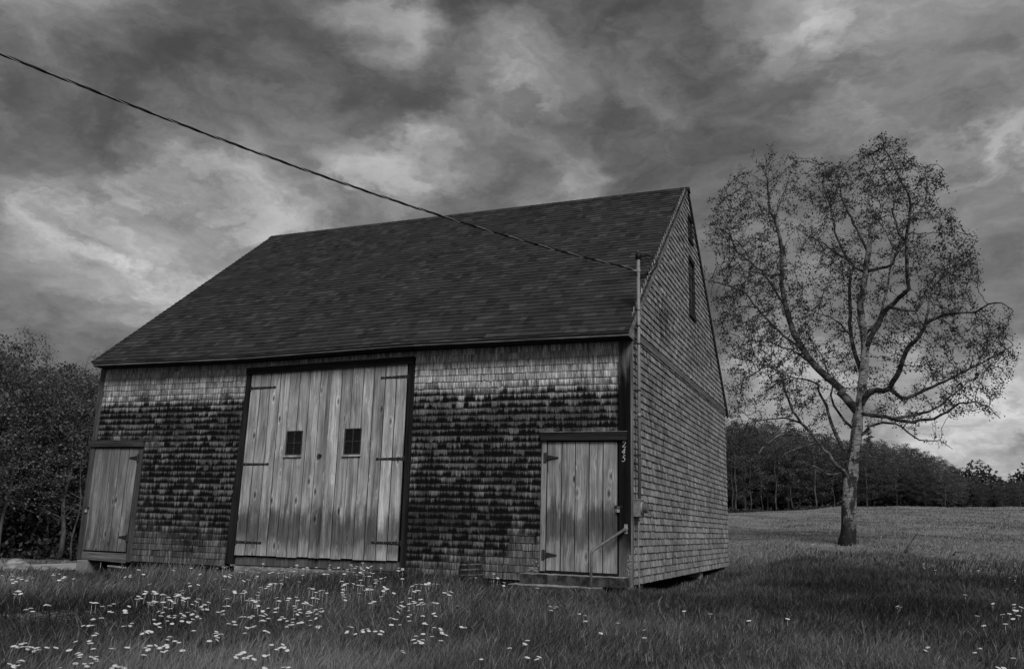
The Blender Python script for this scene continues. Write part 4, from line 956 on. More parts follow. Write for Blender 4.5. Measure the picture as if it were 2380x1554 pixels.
# uneven swellings and root flare
V = np.array(mb_.V)
for i in range(len(V)):
    k = i//22; c = np.array(pts[min(k, len(pts)-1)]); d = V[i]-c; a = math.atan2(d[1], d[0]); hz_ = c[2]-pts[1][2]
    f = 1+.07*math.sin(3*a+c[2]*1.5)+.05*math.sin(5*a-c[2]*2.)+max(0, .4-hz_)*.35*max(0, math.sin(4*a+1.))
    V[i] = c+d*f
mb_.V = [tuple(v) for v in V]
mb_.build('trunk', M_BIRCH, birch, smooth=True)
mb_ = MB()
for nm in limb:
    if nm == 'T': continue
    ids = limb[nm]; mb_.tube([tuple(BP[i]) for i in ids], [min(br[i], br[ids[1]]*1.2) for i in ids], 9)
mb_.build('limbs', M_LIMB, birch, smooth=True)
selm = np.arange(len(BP)) >= nl
wood_mesh('twigs', BP, BPa, br, M_TWIG, birch, True, selm)
tips = np.where((br < .012) & selm)[0]
Lc = []
clump = .35+1.3*(np.sin(BP[tips, 0]*3.1+1)*np.sin(BP[tips, 2]*2.7+BP[tips, 1]*1.3) > -.25)
cnt = rng.poisson(np.minimum(8., 36000/len(tips)*clump)); idx = np.repeat(tips, cnt)
C = BP[idx]+rng.normal(0, .055, (len(idx), 3))
leaves_mesh('crown', C, .064, M_BLEAF, birch, True, rng, .7, .5)
open('/tmp/info.txt', 'w').write(f'{len(BP)} {len(C)} {len(tips)}') if False else None
# ---- prototype forest trees
def f_bark(g): return g.mr(g.noise(g.v('MULTIPLY', g.obj(), (6., 6., 1.5)), 1., 5, .7), .3, .7, .05, .17), g.noise(g.v('MULTIPLY', g.obj(), (20., 20., 4.)), 1., 4)
M_BARK = material('forest_bark', f_bark, .9, .02)
M_LEAF = [leafmat('spring_leaf', .04, .25, .3), leafmat('dull_leaf', .035, .19, .3), leafmat('needles', .014, .045, .1)]
def proto_decid(seed, H, Wd, nleaf, lsz, mat, zlow=.28, natt=620, bare=False):
    rg = np.random.default_rng(seed); n = 14; pos = [np.zeros(3)]; par = [-1]
    for i in range(1, n): pos.append(np.array([math.sin(i*.5+seed)*.05*i/3, math.cos(i*.7+seed)*.05*i/3, H*.62*i/(n-1)])); par.append(i-1)
    A = []
    while len(A) < natt:
        p = rg.uniform(-1, 1, 3)
        if p@p > 1: continue
        q = np.array([p[0]*Wd, p[1]*Wd, H*(zlow+(1-zlow)*(p[2]*.5+.5))])
        if math.sin(q[0]*2.+seed)*math.sin(q[1]*2.3+q[2]*1.4)+rg.uniform(-.8, .8) < -.25: continue
        A.append(q)
    P, Pa = grow(pos, par, np.array(A), .28, 3., .34, 45, up=.10, jit=.2, rg=rg)
    r, ch = radii(P, Pa, .008, 2.2)
    root = (P, Pa, r)
    tip = np.where(r < .02)[0]; idx = rg.choice(tip, nleaf); C = P[idx]+rg.normal(0, .17, (nleaf, 3))*[1, 1, .7]
    e = bpy.data.objects.new('forest_tree', None); COL.objects.link(e)
    wood_mesh('trunk', P, Pa, r, M_BARK, e, False, seg_thick=7)
    if not bare: leaves_mesh('crown', C, lsz, mat, e, False, rg)
    return e, H
def proto_conifer(seed, H, Wd, flat):
    rg = np.random.default_rng(seed); e = bpy.data.objects.new('conifer_tree', None); COL.objects.link(e)
    t = MB(); t.tube([(0, 0, -.2), (.05, 0, H*.5), (0, .03, H)], [H*.018, H*.011, .01], 8)
    C = []; z_ = H*.18 if not flat else H*.35
    while z_ < H:
        f = (z_/H); ln = Wd*(1-f)**(.8 if not flat else .45)*rg.uniform(.6, 1.15); nb = rg.integers(3, 6)
        for k in range(nb):
            a = rg.uniform(0, 6.28); l = ln*rg.uniform(.6, 1.1)+.15; up_ = .12 if not flat else .22
            tip = np.array([math.cos(a)*l, math.sin(a)*l, z_+l*up_*rg.uniform(-.6, 1.4)]); t.tube([(0, 0, z_), tuple(tip*[.5, .5, 1]+[0, 0, .02]), tuple(tip)], [.03, .018, .006], 4)
            m = int(70*l)+12; s = rg.uniform(.25 if not flat else .45, 1.05, m)[:, None]; b = np.array([0, 0, z_])*(1-s)+tip*s
            b += rg.normal(0, 1, (m, 3))*np.array([.16, .16, .055])*(.6+.5*l/Wd); C.append(b)
        z_ += H*(.028 if not flat else .055)*rg.uniform(.6, 1.4)
    C.append(np.array([[0, 0, H]])+rg.normal(0, .06, (25, 3)))
    t.build('trunk', M_BARK, e, world=False); leaves_mesh('crown', np.concatenate(C), .15, M_LEAF[2], e, False, rg, .3)
    return e, H
PR = [proto_decid(11, 10, 3.1, 12000, .14, M_LEAF[0], .08), proto_decid(12, 10, 2.7, 11000, .13, M_LEAF[1], .06), proto_decid(13, 10, 3.4, 11000, .15, M_LEAF[1], .02), proto_decid(14, 10, 2.3, 7000, .12, M_LEAF[0], .15)]
BARE = proto_decid(15, 10, 2.2, 10, .1, M_LEAF[0], .35, 700, True)
PC = [proto_conifer(21, 10, 2.4, False), proto_conifer(22, 10, 3.3, True)]
used = {}
def copy_tree(pr, loc, H, rz, label, cat, group=None, sx=1.):
    e, h = pr
    first = e.name not in used; used[e.name] = 1
    r = e if first else e.copy()
    if not first:
        COL.objects.link(r)
        for ch in e.children: c = ch.copy(); COL.objects.link(c); c.parent = r
    s = H/h; r.location = loc; r.rotation_euler = (0, 0, rz); r.scale = (s*sx, s*sx, s)
    if 'group' in r.keys(): del r['group']
    tag(r, label, cat, group); return r
def prof(x, tab): return float(np.interp(x, [a for a, b in tab], [b for a, b in tab]))
hor = lambda x: 1194+(x/2380)*64
LG = 'dense leafy spring tree in the wood edge beyond the field'
def plant(xp, D, ytop, pr, label, cat, group, sx=1.):
    c = at_dist(xp, 1200, D); zg = float(ground(c[0], c[1])); zt = at_dist(xp, ytop, D)[2]
    return copy_tree(pr, (c[0], c[1], zg-.05), max(2.5, zt-zg), random.uniform(0, 6.28), label, cat, group, sx)
TR = [(1600, 960), (1700, 972), (1780, 965), (1860, 990), (1950, 1010), (2050, 1012), (2130, 1028), (2180, 1045), (2230, 1078), (2290, 1115), (2340, 1122), (2400, 1105), (2700, 1080)]
x = 1560.; k = 0; rt = random.Random(3)
names = ['leafy spring tree along the far wood edge beyond the field', 'darker round tree of the far wood edge beyond the field', 'low bushy tree of the far wood edge beyond the field', 'slender light tree of the far wood edge beyond the field']
while x < 2640:
    pk = rt.choice((0, 1, 1, 2, 3, 0)); plant(x, rt.uniform(86, 92), prof(x, TR)+rt.uniform(0, 26), PR[pk], names[pk], 'tree', 'trees of the wood edge beyond the field', rt.uniform(.95, 1.5))
    x += rt.uniform(17, 27)
x = 1570.
while x < 2640:
    pk = rt.choice((1, 1, 2, 0)); plant(x, rt.uniform(95, 104), prof(x, TR)+rt.uniform(0, 14), PR[pk], names[pk], 'tree', 'trees of the wood edge beyond the field', 1.25)
    x += rt.uniform(30, 44)
plant(2288, 94, 1066, PC[1], 'tall dark pine with layered boughs rising above the wood at the right', 'tree', None, 1.)
plant(2325, 93, 1105, PC[1], 'shorter dark pine tucked against the right side of the tall pine', 'tree', None, 1.)
plant(2356, 90, 1098, PC[0], 'dark pointed spruce near the right edge of the photo', 'tree', None, 1.05)
plant(2385, 99, 1128, PC[0], 'small dark spruce cut by the right edge of the photo', 'tree', None, .9)
plant(2030, 97, 985, PC[0], 'dark spruce top behind the birch trunk at the middle of the wood', 'tree', None, 1.)
plant(1845, 97, 962, PC[0], 'dark spruce behind the left limbs of the birch', 'tree', None, 1.)
# left wood, nearer, across the road
TL = [(-120, 740), (0, 822), (50, 838), (110, 826), (150, 845), (200, 856), (240, 872), (330, 890)]
lnames = ['leafy tree of the left wood across the road', 'dark leafy tree of the left wood across the road', 'bushy low-branched tree of the left wood across the road', 'slender tree of the left wood across the road']
for i, (xp, D, dy, pk) in enumerate([(-170, 38, 0, 1), (-95, 36, 0, 0), (-30, 38, 6, 1), (35, 37, 0, 0), (95, 38, 0, 1), (150, 36.5, 2, 3), (205, 38, 0, 0), (255, 37, 10, 1), (310, 39, 0, 2),
                                (-60, 43, 20, 2), (10, 43, 15, 1), (70, 43.5, 8, 2), (130, 43, 18, 0), (180, 44, 10, 1), (235, 43, 10, 2), (290, 44, 0, 1), (30, 50, 10, 1), (120, 50, 10, 2), (210, 50, 6, 1)]):
    plant(xp, D, prof(xp, TL)+dy, PR[pk], lnames[pk], 'tree', 'trees of the wood across the road', rt.uniform(.9, 1.15))
plant(8, 35.5, 752, PR[3], 'thin airy tree rising above the rest at the left edge of the photo', 'tree', None, .8)
plant(185, 41, 790, BARE, 'bare twiggy tree standing above the left wood beside the barn roof', 'tree', None, .8)
# slim pale trunks seen in the left wood and right wood
M_POLE = material('pale_bark', lambda g: (g.mr(g.noise(g.v('MULTIPLY', g.obj(), (6., 6., 2.)), 1., 5, .7), .35, .65, .03, .12), g.noise(g.v('MULTIPLY', g.obj(), (20., 20., 4.)), 1., 4)), .9, .02)
def pole(xp, D, r, H, lean, label, grp):
    c = at_dist(xp, 1200, D); zg = float(ground(c[0], c[1])); e = empty('slim_tree', (c[0], c[1], zg), label, 'tree', grp)
    t = MB(); n = 10; pts = [(c[0]+lean*(i/n)**1.3*H+.06*math.sin(i*1.3+xp), c[1]+.05*math.cos(i+xp), zg-.1+H*i/n) for i in range(n+1)]
    t.tube(pts, [r*(1-.75*i/n) for i in range(n+1)], 8); t.build('trunk', M_POLE, e, smooth=True)
    t = MB(); rg = random.Random(int(xp)); C = []
    for k in range(9):
        i = rg.randint(3, n); a = rg.uniform(0, 6.28); l = rg.uniform(.6, 1.6); p = Vector(pts[i]); q = p+Vector((math.cos(a)*l, math.sin(a)*l, rg.uniform(.1, .8)))
        t.tube([p, (p+q)/2+Vector((0, 0, .08)), q], [.025, .015, .005], 4); C += [np.array(p*(1-f)+q*f) for f in np.linspace(.4, 1.1, 24)]
    t.build('limbs', M_POLE, e); C = np.array(C)+rng.normal(0, .14, (len(C), 3)); leaves_mesh('crown', C, .12, M_LEAF[0], e, True, rng)
for (xp, r, H, ln) in ((150, .10, 5., -.02), (112, .05, 4.5, .02), (8, .07, 5., -.02), (-60, .09, 5., .0), (178, .04, 4.5, .01)):
    pole(xp, 35.2+random.random(), r, H, ln, 'slim pale trunk at the front of the left wood across the road', 'slim trunks at the edge of the left wood')
for i in range(8):
    pole(1700+i*i*3.+i*14+random.uniform(-8, 8), random.uniform(83.5, 85.5), random.uniform(.04, .10), random.uniform(4, 6.), random.uniform(-.02, .02), 'slim pale trunk at the front of the far wood edge', 'slim trunks at the far wood edge')
# undergrowth masses of both woods
def mass(name, x0, x1, D0, D1, n, hmax, sz, mat):
    xs_ = rng.uniform(x0, x1, n); Ds = rng.uniform(D0, D1, n); C = np.array([at_dist(a, 1200, b) for a, b in zip(xs_, Ds)])
    hh = hmax*(.55+.45*np.sin(xs_*.05+Ds)*np.sin(xs_*.021+1))
    C[:, 2] = ground(C[:, 0], C[:, 1])+rng.uniform(0, 1, n)**1.3*hh
    o = leaves_mesh(name, C, sz, mat, None, True, rng, .6); tag(o, kind='stuff'); return o
M_UND = leafmat('undergrowth_leaf', .015, .09, .1)
mass('undergrowth', -260, 330, 35.6, 52, 60000, 3.6, .20, M_UND)
mass('undergrowth', 1560, 2650, 88, 108, 60000, 4.6, .42, M_UND)
mass('undergrowth', 1560, 1980, 82, 86, 3500, .7, .22, M_UND)
# ================================================================ grass
def nz(x, y, s, sd):
    r_ = np.random.default_rng(sd); v = 0
    for i in range(9):
        a, f, p = r_.uniform(0, 6.28), r_.uniform(.5, 1.7)*s, r_.uniform(0, 6.28); v = v+np.sin((x*math.cos(a)+y*math.sin(a))*f+p+1.3*np.sin((x*math.sin(a)-y*math.cos(a))*f*.6+p*2))
    return v/9*1.6
def patch_px(x, y):                 # bare straw patch near the left foreground
    return np.exp(-(((x-(PX0[0]))/1.05)**2+((y-PX0[1])/.42)**2))
q = at_axis(60, 1458, 2, -.32); PX0 = (q[0], q[1])
N = 720000
r = np.exp(rng.uniform(math.log(3.2), math.log(85), N)); az = rng.uniform(-1.22, .52, N)+0
gx, gy = CX+np.sin(az)*r, CY+np.cos(az)*r
inb = (gx > -10.98) & (gx < XG-.02) & (gy > -.02) & (gy < WB)
hid = (gx < -.5) & (gy > WB-.5) & (az > -.8) & (az < -.24)
onroad = (gx < -18.5) & (gx > -21.9)
onstep = (gx > -1.75) & (gx < -.06) & (gy > -.72)&(gy < 0)
forest = ((r > 34.5) & (az < -.6))
keep = ~(inb | hid | onroad | onstep | forest) & (rng.uniform(0, 1, N) > .97*patch_px(gx, gy))
gx, gy, r, az = gx[keep], gy[keep], r[keep], az[keep]; n = len(gx)
c1 = nz(gx, gy, 2.2, 1); c2 = nz(gx, gy, .7, 2); c3 = nz(gx, gy, 7, 3)
tall = .5+.32*c1+.25*c2+.2*c3
field = sst(r+2.5*c2, 21, 29)*(az > -.35)
hgt = (.085+.135*np.clip(tall, 0, 1.4))*rng.uniform(.55, 1.35, n)*(1-.55*field)
nearwall = (gy > -.9) & (gx < 0) & (gx > -10.8); hgt = np.where(nearwall, hgt*.72, hgt)
lush = np.exp(-(((gx+9.3)/2.1)**2+((gy+2.)/1.7)**2))+.9*np.exp(-(((gx+2.0)/.55)**2+((gy+.95)/.35)**2))
hgt = hgt*(1+.75*lush)
hgt = hgt*(1-.28*sst(gx, -1, 2)*(r < 16))*(1-.35*((gx > -.05)&(gx < .9)&(gy > 0)&(gy < 10))); hgt = np.where((gx < -11.3), hgt*.62, hgt); hgt = hgt*(1-.68*((gx > -1.9) & (gx < .1) & (gy > -1.7) & (gy < -.6)))
wd = np.maximum(.0052, .00080*r)*rng.uniform(.6, 1.3, n)*np.where(rng.uniform(0, 1, n) < .04, 1.9, 1)
base = np.stack([gx, gy, ground(gx, gy)-.01], -1)
wa = 2.2*nz(gx, gy, .9, 5)+rng.normal(0, 1.3, n)+.2; bend = hgt*(.20+.75*np.abs(rng.normal(0, .6, n)))
bd_ = np.stack([np.cos(wa), np.sin(wa), 0*wa], -1)
side = np.stack([-np.sin(wa+rng.normal(0, 1., n)), np.cos(wa+rng.normal(0, 1., n)), 0*wa], -1); side /= np.linalg.norm(side, axis=1)[:, None]
up = np.array([[0, 0, 1.]]); h_ = hgt[:, None]; b_ = bend[:, None]; w_ = wd[:, None]
m1 = base+up*h_*.55+bd_*b_*.32; tp = base+up*h_*.96+bd_*b_
V = np.stack([base-side*w_*.5, base+side*w_*.5, m1-side*w_*.42, m1+side*w_*.42, tp], 1).reshape(-1, 3)
i = (np.arange(n)*5)[:, None]; Q = i+[[0, 1, 3, 2]]; T = i+[[2, 3, 4]]
tone = .50+.45*nz(gx, gy, 1.2, 8)+.22*c3+.2*nz(gx, gy, .5, 12)+rng.normal(0, .16, n)
tone = tone*rng.uniform(.5, 1.3, n)+.95*(rng.uniform(0, 1, n) < .10)
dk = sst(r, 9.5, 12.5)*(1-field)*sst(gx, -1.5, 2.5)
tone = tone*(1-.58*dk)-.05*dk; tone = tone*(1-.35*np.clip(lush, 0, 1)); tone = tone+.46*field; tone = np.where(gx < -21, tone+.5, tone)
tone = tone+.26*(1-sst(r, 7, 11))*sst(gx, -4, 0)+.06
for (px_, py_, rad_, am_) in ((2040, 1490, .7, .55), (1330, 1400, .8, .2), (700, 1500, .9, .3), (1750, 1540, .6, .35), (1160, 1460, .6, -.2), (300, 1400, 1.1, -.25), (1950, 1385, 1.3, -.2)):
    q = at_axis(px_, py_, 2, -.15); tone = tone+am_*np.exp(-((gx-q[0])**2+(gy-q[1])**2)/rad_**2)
tone = np.clip(tone, .03, 1.6)
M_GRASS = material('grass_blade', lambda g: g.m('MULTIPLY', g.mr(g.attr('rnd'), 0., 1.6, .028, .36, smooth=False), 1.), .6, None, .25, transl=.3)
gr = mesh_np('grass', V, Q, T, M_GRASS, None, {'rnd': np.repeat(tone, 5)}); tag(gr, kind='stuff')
print('grass', n)
# straw and chips on the bare patch
n = 2600; a = rng.normal(0, 1, (n, 2))*[.62, .24]; sx_, sy_ = PX0[0]+a[:, 0], PX0[1]+a[:, 1]; zz_ = ground(sx_, sy_)+rng.uniform(.004, .02, n)
C = np.stack([sx_, sy_, zz_], -1); th = rng.uniform(0, PI, n); d_ = np.stack([np.cos(th), np.sin(th), rng.normal(0, .12, n)], -1)*rng.uniform(.015, .06, n)[:, None]; s2_ = np.stack([-np.sin(th), np.cos(th), rng.normal(0, .3, n)], -1)*.003
V = np.stack([C-d_-s2_, C+d_-s2_, C+d_+s2_, C-d_+s2_], 1).reshape(-1, 3)
o = mesh_np('straw', V, np.arange(n*4).reshape(-1, 4), None, material('straw', lambda g: g.mr(g.attr('rnd'), 0., 1., .06, .3), .9), None, {'rnd': np.repeat(rng.uniform(0, 1, n), 4)}); tag(o, kind='stuff')
# ================================================================ dandelions
M_FLOW = material('petals', lambda g: g.mr(g.noise(g.obj(), 260., 2), .35, .65, .72, .88), .8, None, .1, transl=.15)
M_STEM = material('flower_stem', .025, .7)
za = lambda x, y: (x/2.975, 2060+y/2.975); zb = lambda x, y: (800+x/2.975, 2060+y/2.975); zc_ = lambda x, y: (1500+x/2.975, 2060+y/2.975); zd = lambda x, y: (2200+x/1.4512, 2100+y/1.4512); ze = lambda x, y: (3000+x/2.825, 1650+y/2.825)
FL = [ (za, [(30, 290), (130, 270), (140, 292), (205, 315), (240, 330), (180, 355), (150, 372), (135, 333), (245, 305), (345, 262), (350, 303), (300, 345), (370, 320), (390, 262), (420, 252), (435, 262), (590, 237), (605, 270), (655, 250), (668, 270), (595, 288), (700, 318), (722, 302), (660, 340), (770, 255), (765, 215), (795, 217), (890, 205), (965, 188), (1120, 185), (1150, 187), (1300, 192), (1210, 172), (1495, 212), (1525, 215), (1550, 225), (1455, 285), (1452, 303), (1395, 305), (1600, 275), (1670, 388), (1950, 205), (1937, 230), (2132, 205), (2230, 275), (185, 470), (210, 462), (165, 495), (230, 492), (290, 672), (345, 655), (365, 690), (505, 615), (540, 622), (820, 325), (2120, 405), (2215, 393), (2110, 372),
        (1630, 466), (1615, 490), (1720, 468), (1710, 487), (1740, 490), (1545, 520), (1575, 543), (1530, 555), (1810, 500), (1835, 507), (1028, 592), (1072, 592), (1145, 633), (1225, 627), (1270, 605), (1440, 632), (1220, 690), (1245, 700), (1395, 680), (1400, 705), (1035, 780), (1050, 772), (1130, 765), (1720, 575), (1700, 590), (1745, 585), (1665, 605), (1715, 600), (1660, 588), (1690, 620), (1880, 530), (1895, 560), (1955, 520), (1965, 495), (1990, 505), (2030, 460), (2030, 485), (2035, 530), (2060, 545), (2045, 570), (2100, 537), (2220, 555), (2190, 580), (1820, 585), (1920, 575), (1950, 597), (1935, 605), (1845, 643), (2145, 610), (2285, 615), (2330, 587), (2245, 635), (2260, 663), (2310, 665), (1770, 690), (1815, 702), (1905, 658), (2090, 700), (2175, 683), (2145, 722), (1720, 780), (1795, 740), (1880, 740), (1890, 757), (1950, 732), (1945, 755), (2040, 760), (2055, 735), (2020, 712), (2150, 775), (2200, 745), (2235, 765), (2030, 797), (1865, 797), (1920, 825), (2100, 810), (2120, 806), (1470, 822), (1380, 855), (1450, 850), (1735, 830), (1780, 862), (1770, 825), (925, 848), (990, 848), (1030, 845), (1080, 935), (1050, 957), (1655, 905), (1690, 915), (1640, 925), (1585, 937), (2160, 905), (1895, 975), (1870, 1005), (2335, 1018), (1950, 1020), (1995, 1035), (1010, 1045), (995, 1018), (845, 1025), (1040, 1107), (1250, 1105), (1420, 1093), (1670, 1072), (1740, 1068), (1650, 1115), (1620, 1100), (1860, 1060), (1830, 1075), (1865, 1085), (1780, 1098), (1850, 1130), (1815, 1142), (2035, 1125), (1605, 1175), (770, 1120), (865, 1158), (895, 1172), (890, 1198), (1015, 1193), (1065, 1197), (1070, 1220), (845, 1268), (945, 1273), (1020, 1265), (1085, 1242), (970, 1300), (1280, 1292), (1250, 1322), (1310, 1305), (1345, 1308), (1385, 1320), (665, 1320), (275, 1045), (235, 1052), (150, 1077), (190, 1085), (245, 1085), (305, 1085), (350, 1088), (410, 1098), (425, 1120), (385, 1130), (320, 1105), (525, 1092), (622, 1095), (110, 1275), (210, 1258), (240, 1240), (160, 1303), (200, 1292)]),
 (zb, [(40, 210), (105, 190), (125, 200), (205, 135), (180, 145), (215, 148), (150, 190), (365, 232), (305, 255), (190, 282), (130, 295), (180, 305), (25, 330), (445, 228), (555, 157), (495, 200), (490, 295), (505, 250), (480, 318), (660, 230), (658, 252), (625, 262), (765, 228), (800, 232), (785, 262), (730, 262), (930, 172), (870, 200), (915, 205), (940, 190), (1005, 212), (1045, 200), (1060, 215), (900, 240), (855, 240), (1000, 283), (815, 307), (1150, 198), (1150, 255), (1300, 172), (1285, 203), (1300, 222), (1335, 245), (1350, 208), (1235, 272), (1277, 275), (1395, 200), (1665, 148), (1535, 170), (1545, 187), (1495, 222), (1500, 242), (1460, 270), (1580, 205), (1600, 188), (1645, 195), (1650, 212), (1680, 230), (1722, 200), (1760, 187), (1780, 265), (1755, 262), (1670, 275), (1685, 298), (1740, 297), (1605, 285), (1640, 255), (1570, 255), (1870, 205), (2070, 205), (2110, 210), (2065, 235), (2110, 225), (760, 342), (635, 385), (655, 378), (685, 383), (695, 378), (615, 408), (760, 380), (590, 430), (525, 422), (340, 350), (395, 338), (955, 360), (1435, 353), (1465, 388), (1490, 378), (1445, 402), (1565, 380), (1645, 340), (1640, 408), (1665, 402), (1615, 395), (1810, 335), (1830, 352), (1810, 372), (1870, 322), (1915, 310), (1750, 410), (1720, 440), (1745, 440), (1765, 447), (1700, 458), (1630, 488), (1910, 420), (1915, 445), (1935, 440), (1895, 460), (2015, 485), (1870, 525), (2110, 327), (2220, 408), (2265, 388), (1080, 437), (1110, 437), (1070, 428), (1190, 458), (1225, 458), (1145, 477), (1265, 483), (1110, 537), (1163, 548), (1450, 445), (1440, 478), (1450, 503), (1465, 528), (1475, 563), (510, 477), (235, 462), (240, 478), (350, 460), (320, 490), (355, 480), (110, 445), (490, 510), (705, 538), (735, 570), (845, 542), (830, 565), (925, 530), (940, 567), (410, 550), (440, 565), (470, 580), (500, 570), (380, 570), (120, 632), (165, 628), (55, 697), (105, 685), (110, 725), (155, 548), (500, 625), (475, 650), (610, 652), (550, 685), (690, 660), (715, 650), (690, 698), (905, 628), (910, 655), (1010, 598), (1040, 590), (1035, 612), (1090, 620), (960, 668), (970, 700), (910, 692), (1060, 690), (1050, 710), (1085, 700), (1120, 692), (1140, 668), (1205, 657), (1190, 690), (1220, 688), (1155, 722), (1060, 742), (1190, 740), (1145, 765), (940, 722), (310, 750), (345, 748), (440, 740), (425, 765), (405, 752), (585, 722), (560, 740), (525, 735), (545, 790), (530, 795), (565, 797), (615, 768), (765, 750), (790, 765), (740, 780), (820, 795), (890, 775), (1085, 788), (880, 812), (230, 803), (170, 828), (245, 838), (405, 870), (375, 872), (455, 855), (440, 868), (850, 845), (880, 838), (825, 858), (950, 818), (985, 812), (1085, 842), (1190, 855), (1165, 862), (575, 905), (615, 920), (350, 933), (35, 915), (30, 932), (70, 945), (95, 945), (30, 960), (45, 982), (45, 1010), (1515, 858), (1545, 865), (1665, 895), (1725, 885), (1670, 915), (1735, 905), (1805, 912), (1585, 940), (1490, 918), (1860, 943), (1880, 910), (2105, 583), (2100, 625), (2130, 637), (2080, 658), (2065, 697), (2060, 640), (2235, 578), (2245, 595), (2185, 605), (2320, 592), (2345, 612), (2285, 615), (2180, 680), (2200, 727), (2175, 745), (2185, 797), (1972, 763), (2015, 772), (2045, 780), (1985, 838), (2080, 840), (2335, 740), (2355, 822), (775, 1057), (740, 1093), (705, 1113), (785, 1087), (825, 1123), (570, 1182), (602, 1182), (650, 1060), (345, 1142), (320, 1150), (295, 1168), (270, 1172), (405, 1188), (345, 1210), (375, 1210), (255, 1200), (455, 1220), (575, 1322), (785, 1315), (835, 1312), (1775, 590), (1795, 578), (1750, 600)]),
 (zc_, [(30, 213), (28, 325), (135, 408), (185, 388), (240, 388), (285, 385), (320, 375), (325, 405), (370, 385), (420, 385), (160, 468), (190, 455), (215, 455), (495, 480), (515, 490), (545, 468), (575, 475), (547, 505), (110, 540), (230, 555), (375, 590), (385, 602), (412, 598), (255, 740), (375, 712), (395, 740), (270, 820), (295, 832), (645, 627), (380, 870), (450, 880), (460, 900), (465, 922), (475, 938), (517, 953), (257, 940), (175, 965), (150, 1005), (215, 1020), (255, 1005), (170, 1040), (240, 1040), (355, 970), (455, 1017), (685, 862), (725, 872), (1048, 270), (790, 318), (850, 313), (1045, 318), (1090, 317), (1163, 367), (1157, 402), (1530, 430), (1675, 636), (1748, 640), (1733, 653), (1687, 678), (1998, 717), (2063, 737), (2068, 797), (1420, 1013), (1393, 1050), (1390, 1067), (1220, 1100), (1420, 1203), (1525, 1223), (1550, 1198), (908, 1222), (2240, 932), (25, 1130), (45, 1150)]),
 (zd, [(168, 342), (78, 397), (310, 379), (313, 421), (530, 276), (673, 292), (882, 328), (1093, 318), (1855, 473), (1843, 490), (2140, 480), (2112, 502), (2160, 355), (2278, 346), (2210, 235), (2325, 240), (2340, 275), (2320, 318), (2300, 290), (2262, 295), (2325, 258), (2350, 300), (2240, 585), (2270, 587), (2320, 533), (1690, 250), (1705, 256), (2285, 155), (2330, 185), (2060, 188), (2190, 181), (2300, 93), (2125, 303), (2365, 255), (2330, 272)]),
 (ze, [(135, 1103), (437, 1150), (655, 1115), (833, 1152), (985, 1148), (1073, 1270), (1310, 1306), (1320, 1355), (1405, 1330), (1433, 1375), (1650, 1155), (1480, 988), (1690, 990), (1765, 1085), (1808, 1373), (1960, 1325), (1915, 1355), (1990, 1328), (1975, 1363), (1905, 1375), (2045, 1380), (1890, 1380), (2000, 1295), (2097, 1258), (2275, 1300), (2217, 1452), (2290, 1436), (2278, 1483), (1330, 1000), (1645, 958), (370, 958), (170, 945), (85, 960), (15, 985), (30, 1095), (2085, 930), (2195, 915), (1920, 1005), (860, 1020)])]
FP = []
for zf, lst in FL:
    for p in lst:
        X_, Y_ = zf(*p); FP.append((X_/1.61344, Y_/1.61344))
def flower_proto(k):
    rg = np.random.default_rng(40+k); t = MB(); nr = 7; V = []; F = []; n = 18
    prof_ = [(.0, -.30), (.45, -.32), (.85, -.12), (1.0, .02), (.93, .14), (.6, .30), (.25, .36), (0, .34)]
    for (a, b) in prof_:
        for i in range(n): f = 1+.09*((i % 2)*2-1)*(a > .5)+rg.normal(0, .03); V.append((math.cos(2*PI*i/n)*a*f*.5, math.sin(2*PI*i/n)*a*f*.5, b*.5+rg.normal(0, .012)))
    m = len(prof_)
    for j in range(m-1):
        for i in range(n): F.append((j*n+i, j*n+(i+1) % n, (j+1)*n+(i+1) % n, (j+1)*n+i))
    t.add(V, F); me = t
    return me
protos = []
for k in range(3):
    e = bpy.data.objects.new('dandelion', None); COL.objects.link(e)
    flower_proto(k).build('flower_head', M_FLOW, e, world=False); t = MB(); t.tube([(0, 0, -4.6), (.25-.2*k, .1, -2.3), (0, 0, -.1)], [.06, .05, .045], 5); t.build('stem', M_STEM, e, world=False); protos.append(e)
def flower_pos(x, y, hh):
    d = rayd(x, y); tt = 2.
    for tt in np.arange(3., 70, .05):
        p = CAM+d*tt
        if p[2] <= float(ground(p[0], p[1]))+hh: return p
    return None
cand = []
for (x, y) in FP:
    p = flower_pos(x, y, (.13 if x < 1300 else .075)+.04*random.random())
    if p is None or (p[1] > -.12 and -11 < p[0] < .1): 
        p = at_axis(x, y, 1, -.18-.15*random.random())
    cand.append((math.hypot(p[0]-CX, p[1]-CY), p))
cand.sort(key=lambda q: q[0]); used_p = set()
def fhead(e, p, D):
    s = random.uniform(.035, .049)*(1.12 if D > 10 else .95)
    e.location = p; e.scale = (s, s, s*random.uniform(.75, 1.05)); e.rotation_euler = (random.gauss(0, .22), random.gauss(0, .22), random.uniform(0, 6.28))
    e['label'] = 'pale dandelion head on a thin stem standing in the meadow grass'; e['category'] = 'dandelion'; e['group'] = 'dandelions in the meadow'
for i, (D, p) in enumerate(cand[:296]):
    k = i % 3
    if k not in used_p: e = protos[k]; used_p.add(k)
    else:
        e = protos[k].copy(); COL.objects.link(e)
        for ch in protos[k].children: c = ch.copy(); COL.objects.link(c); c.parent = e
    fhead(e, Vector(p), D)
t = MB(); pv = flower_proto(9); PVv = np.array(pv.V)
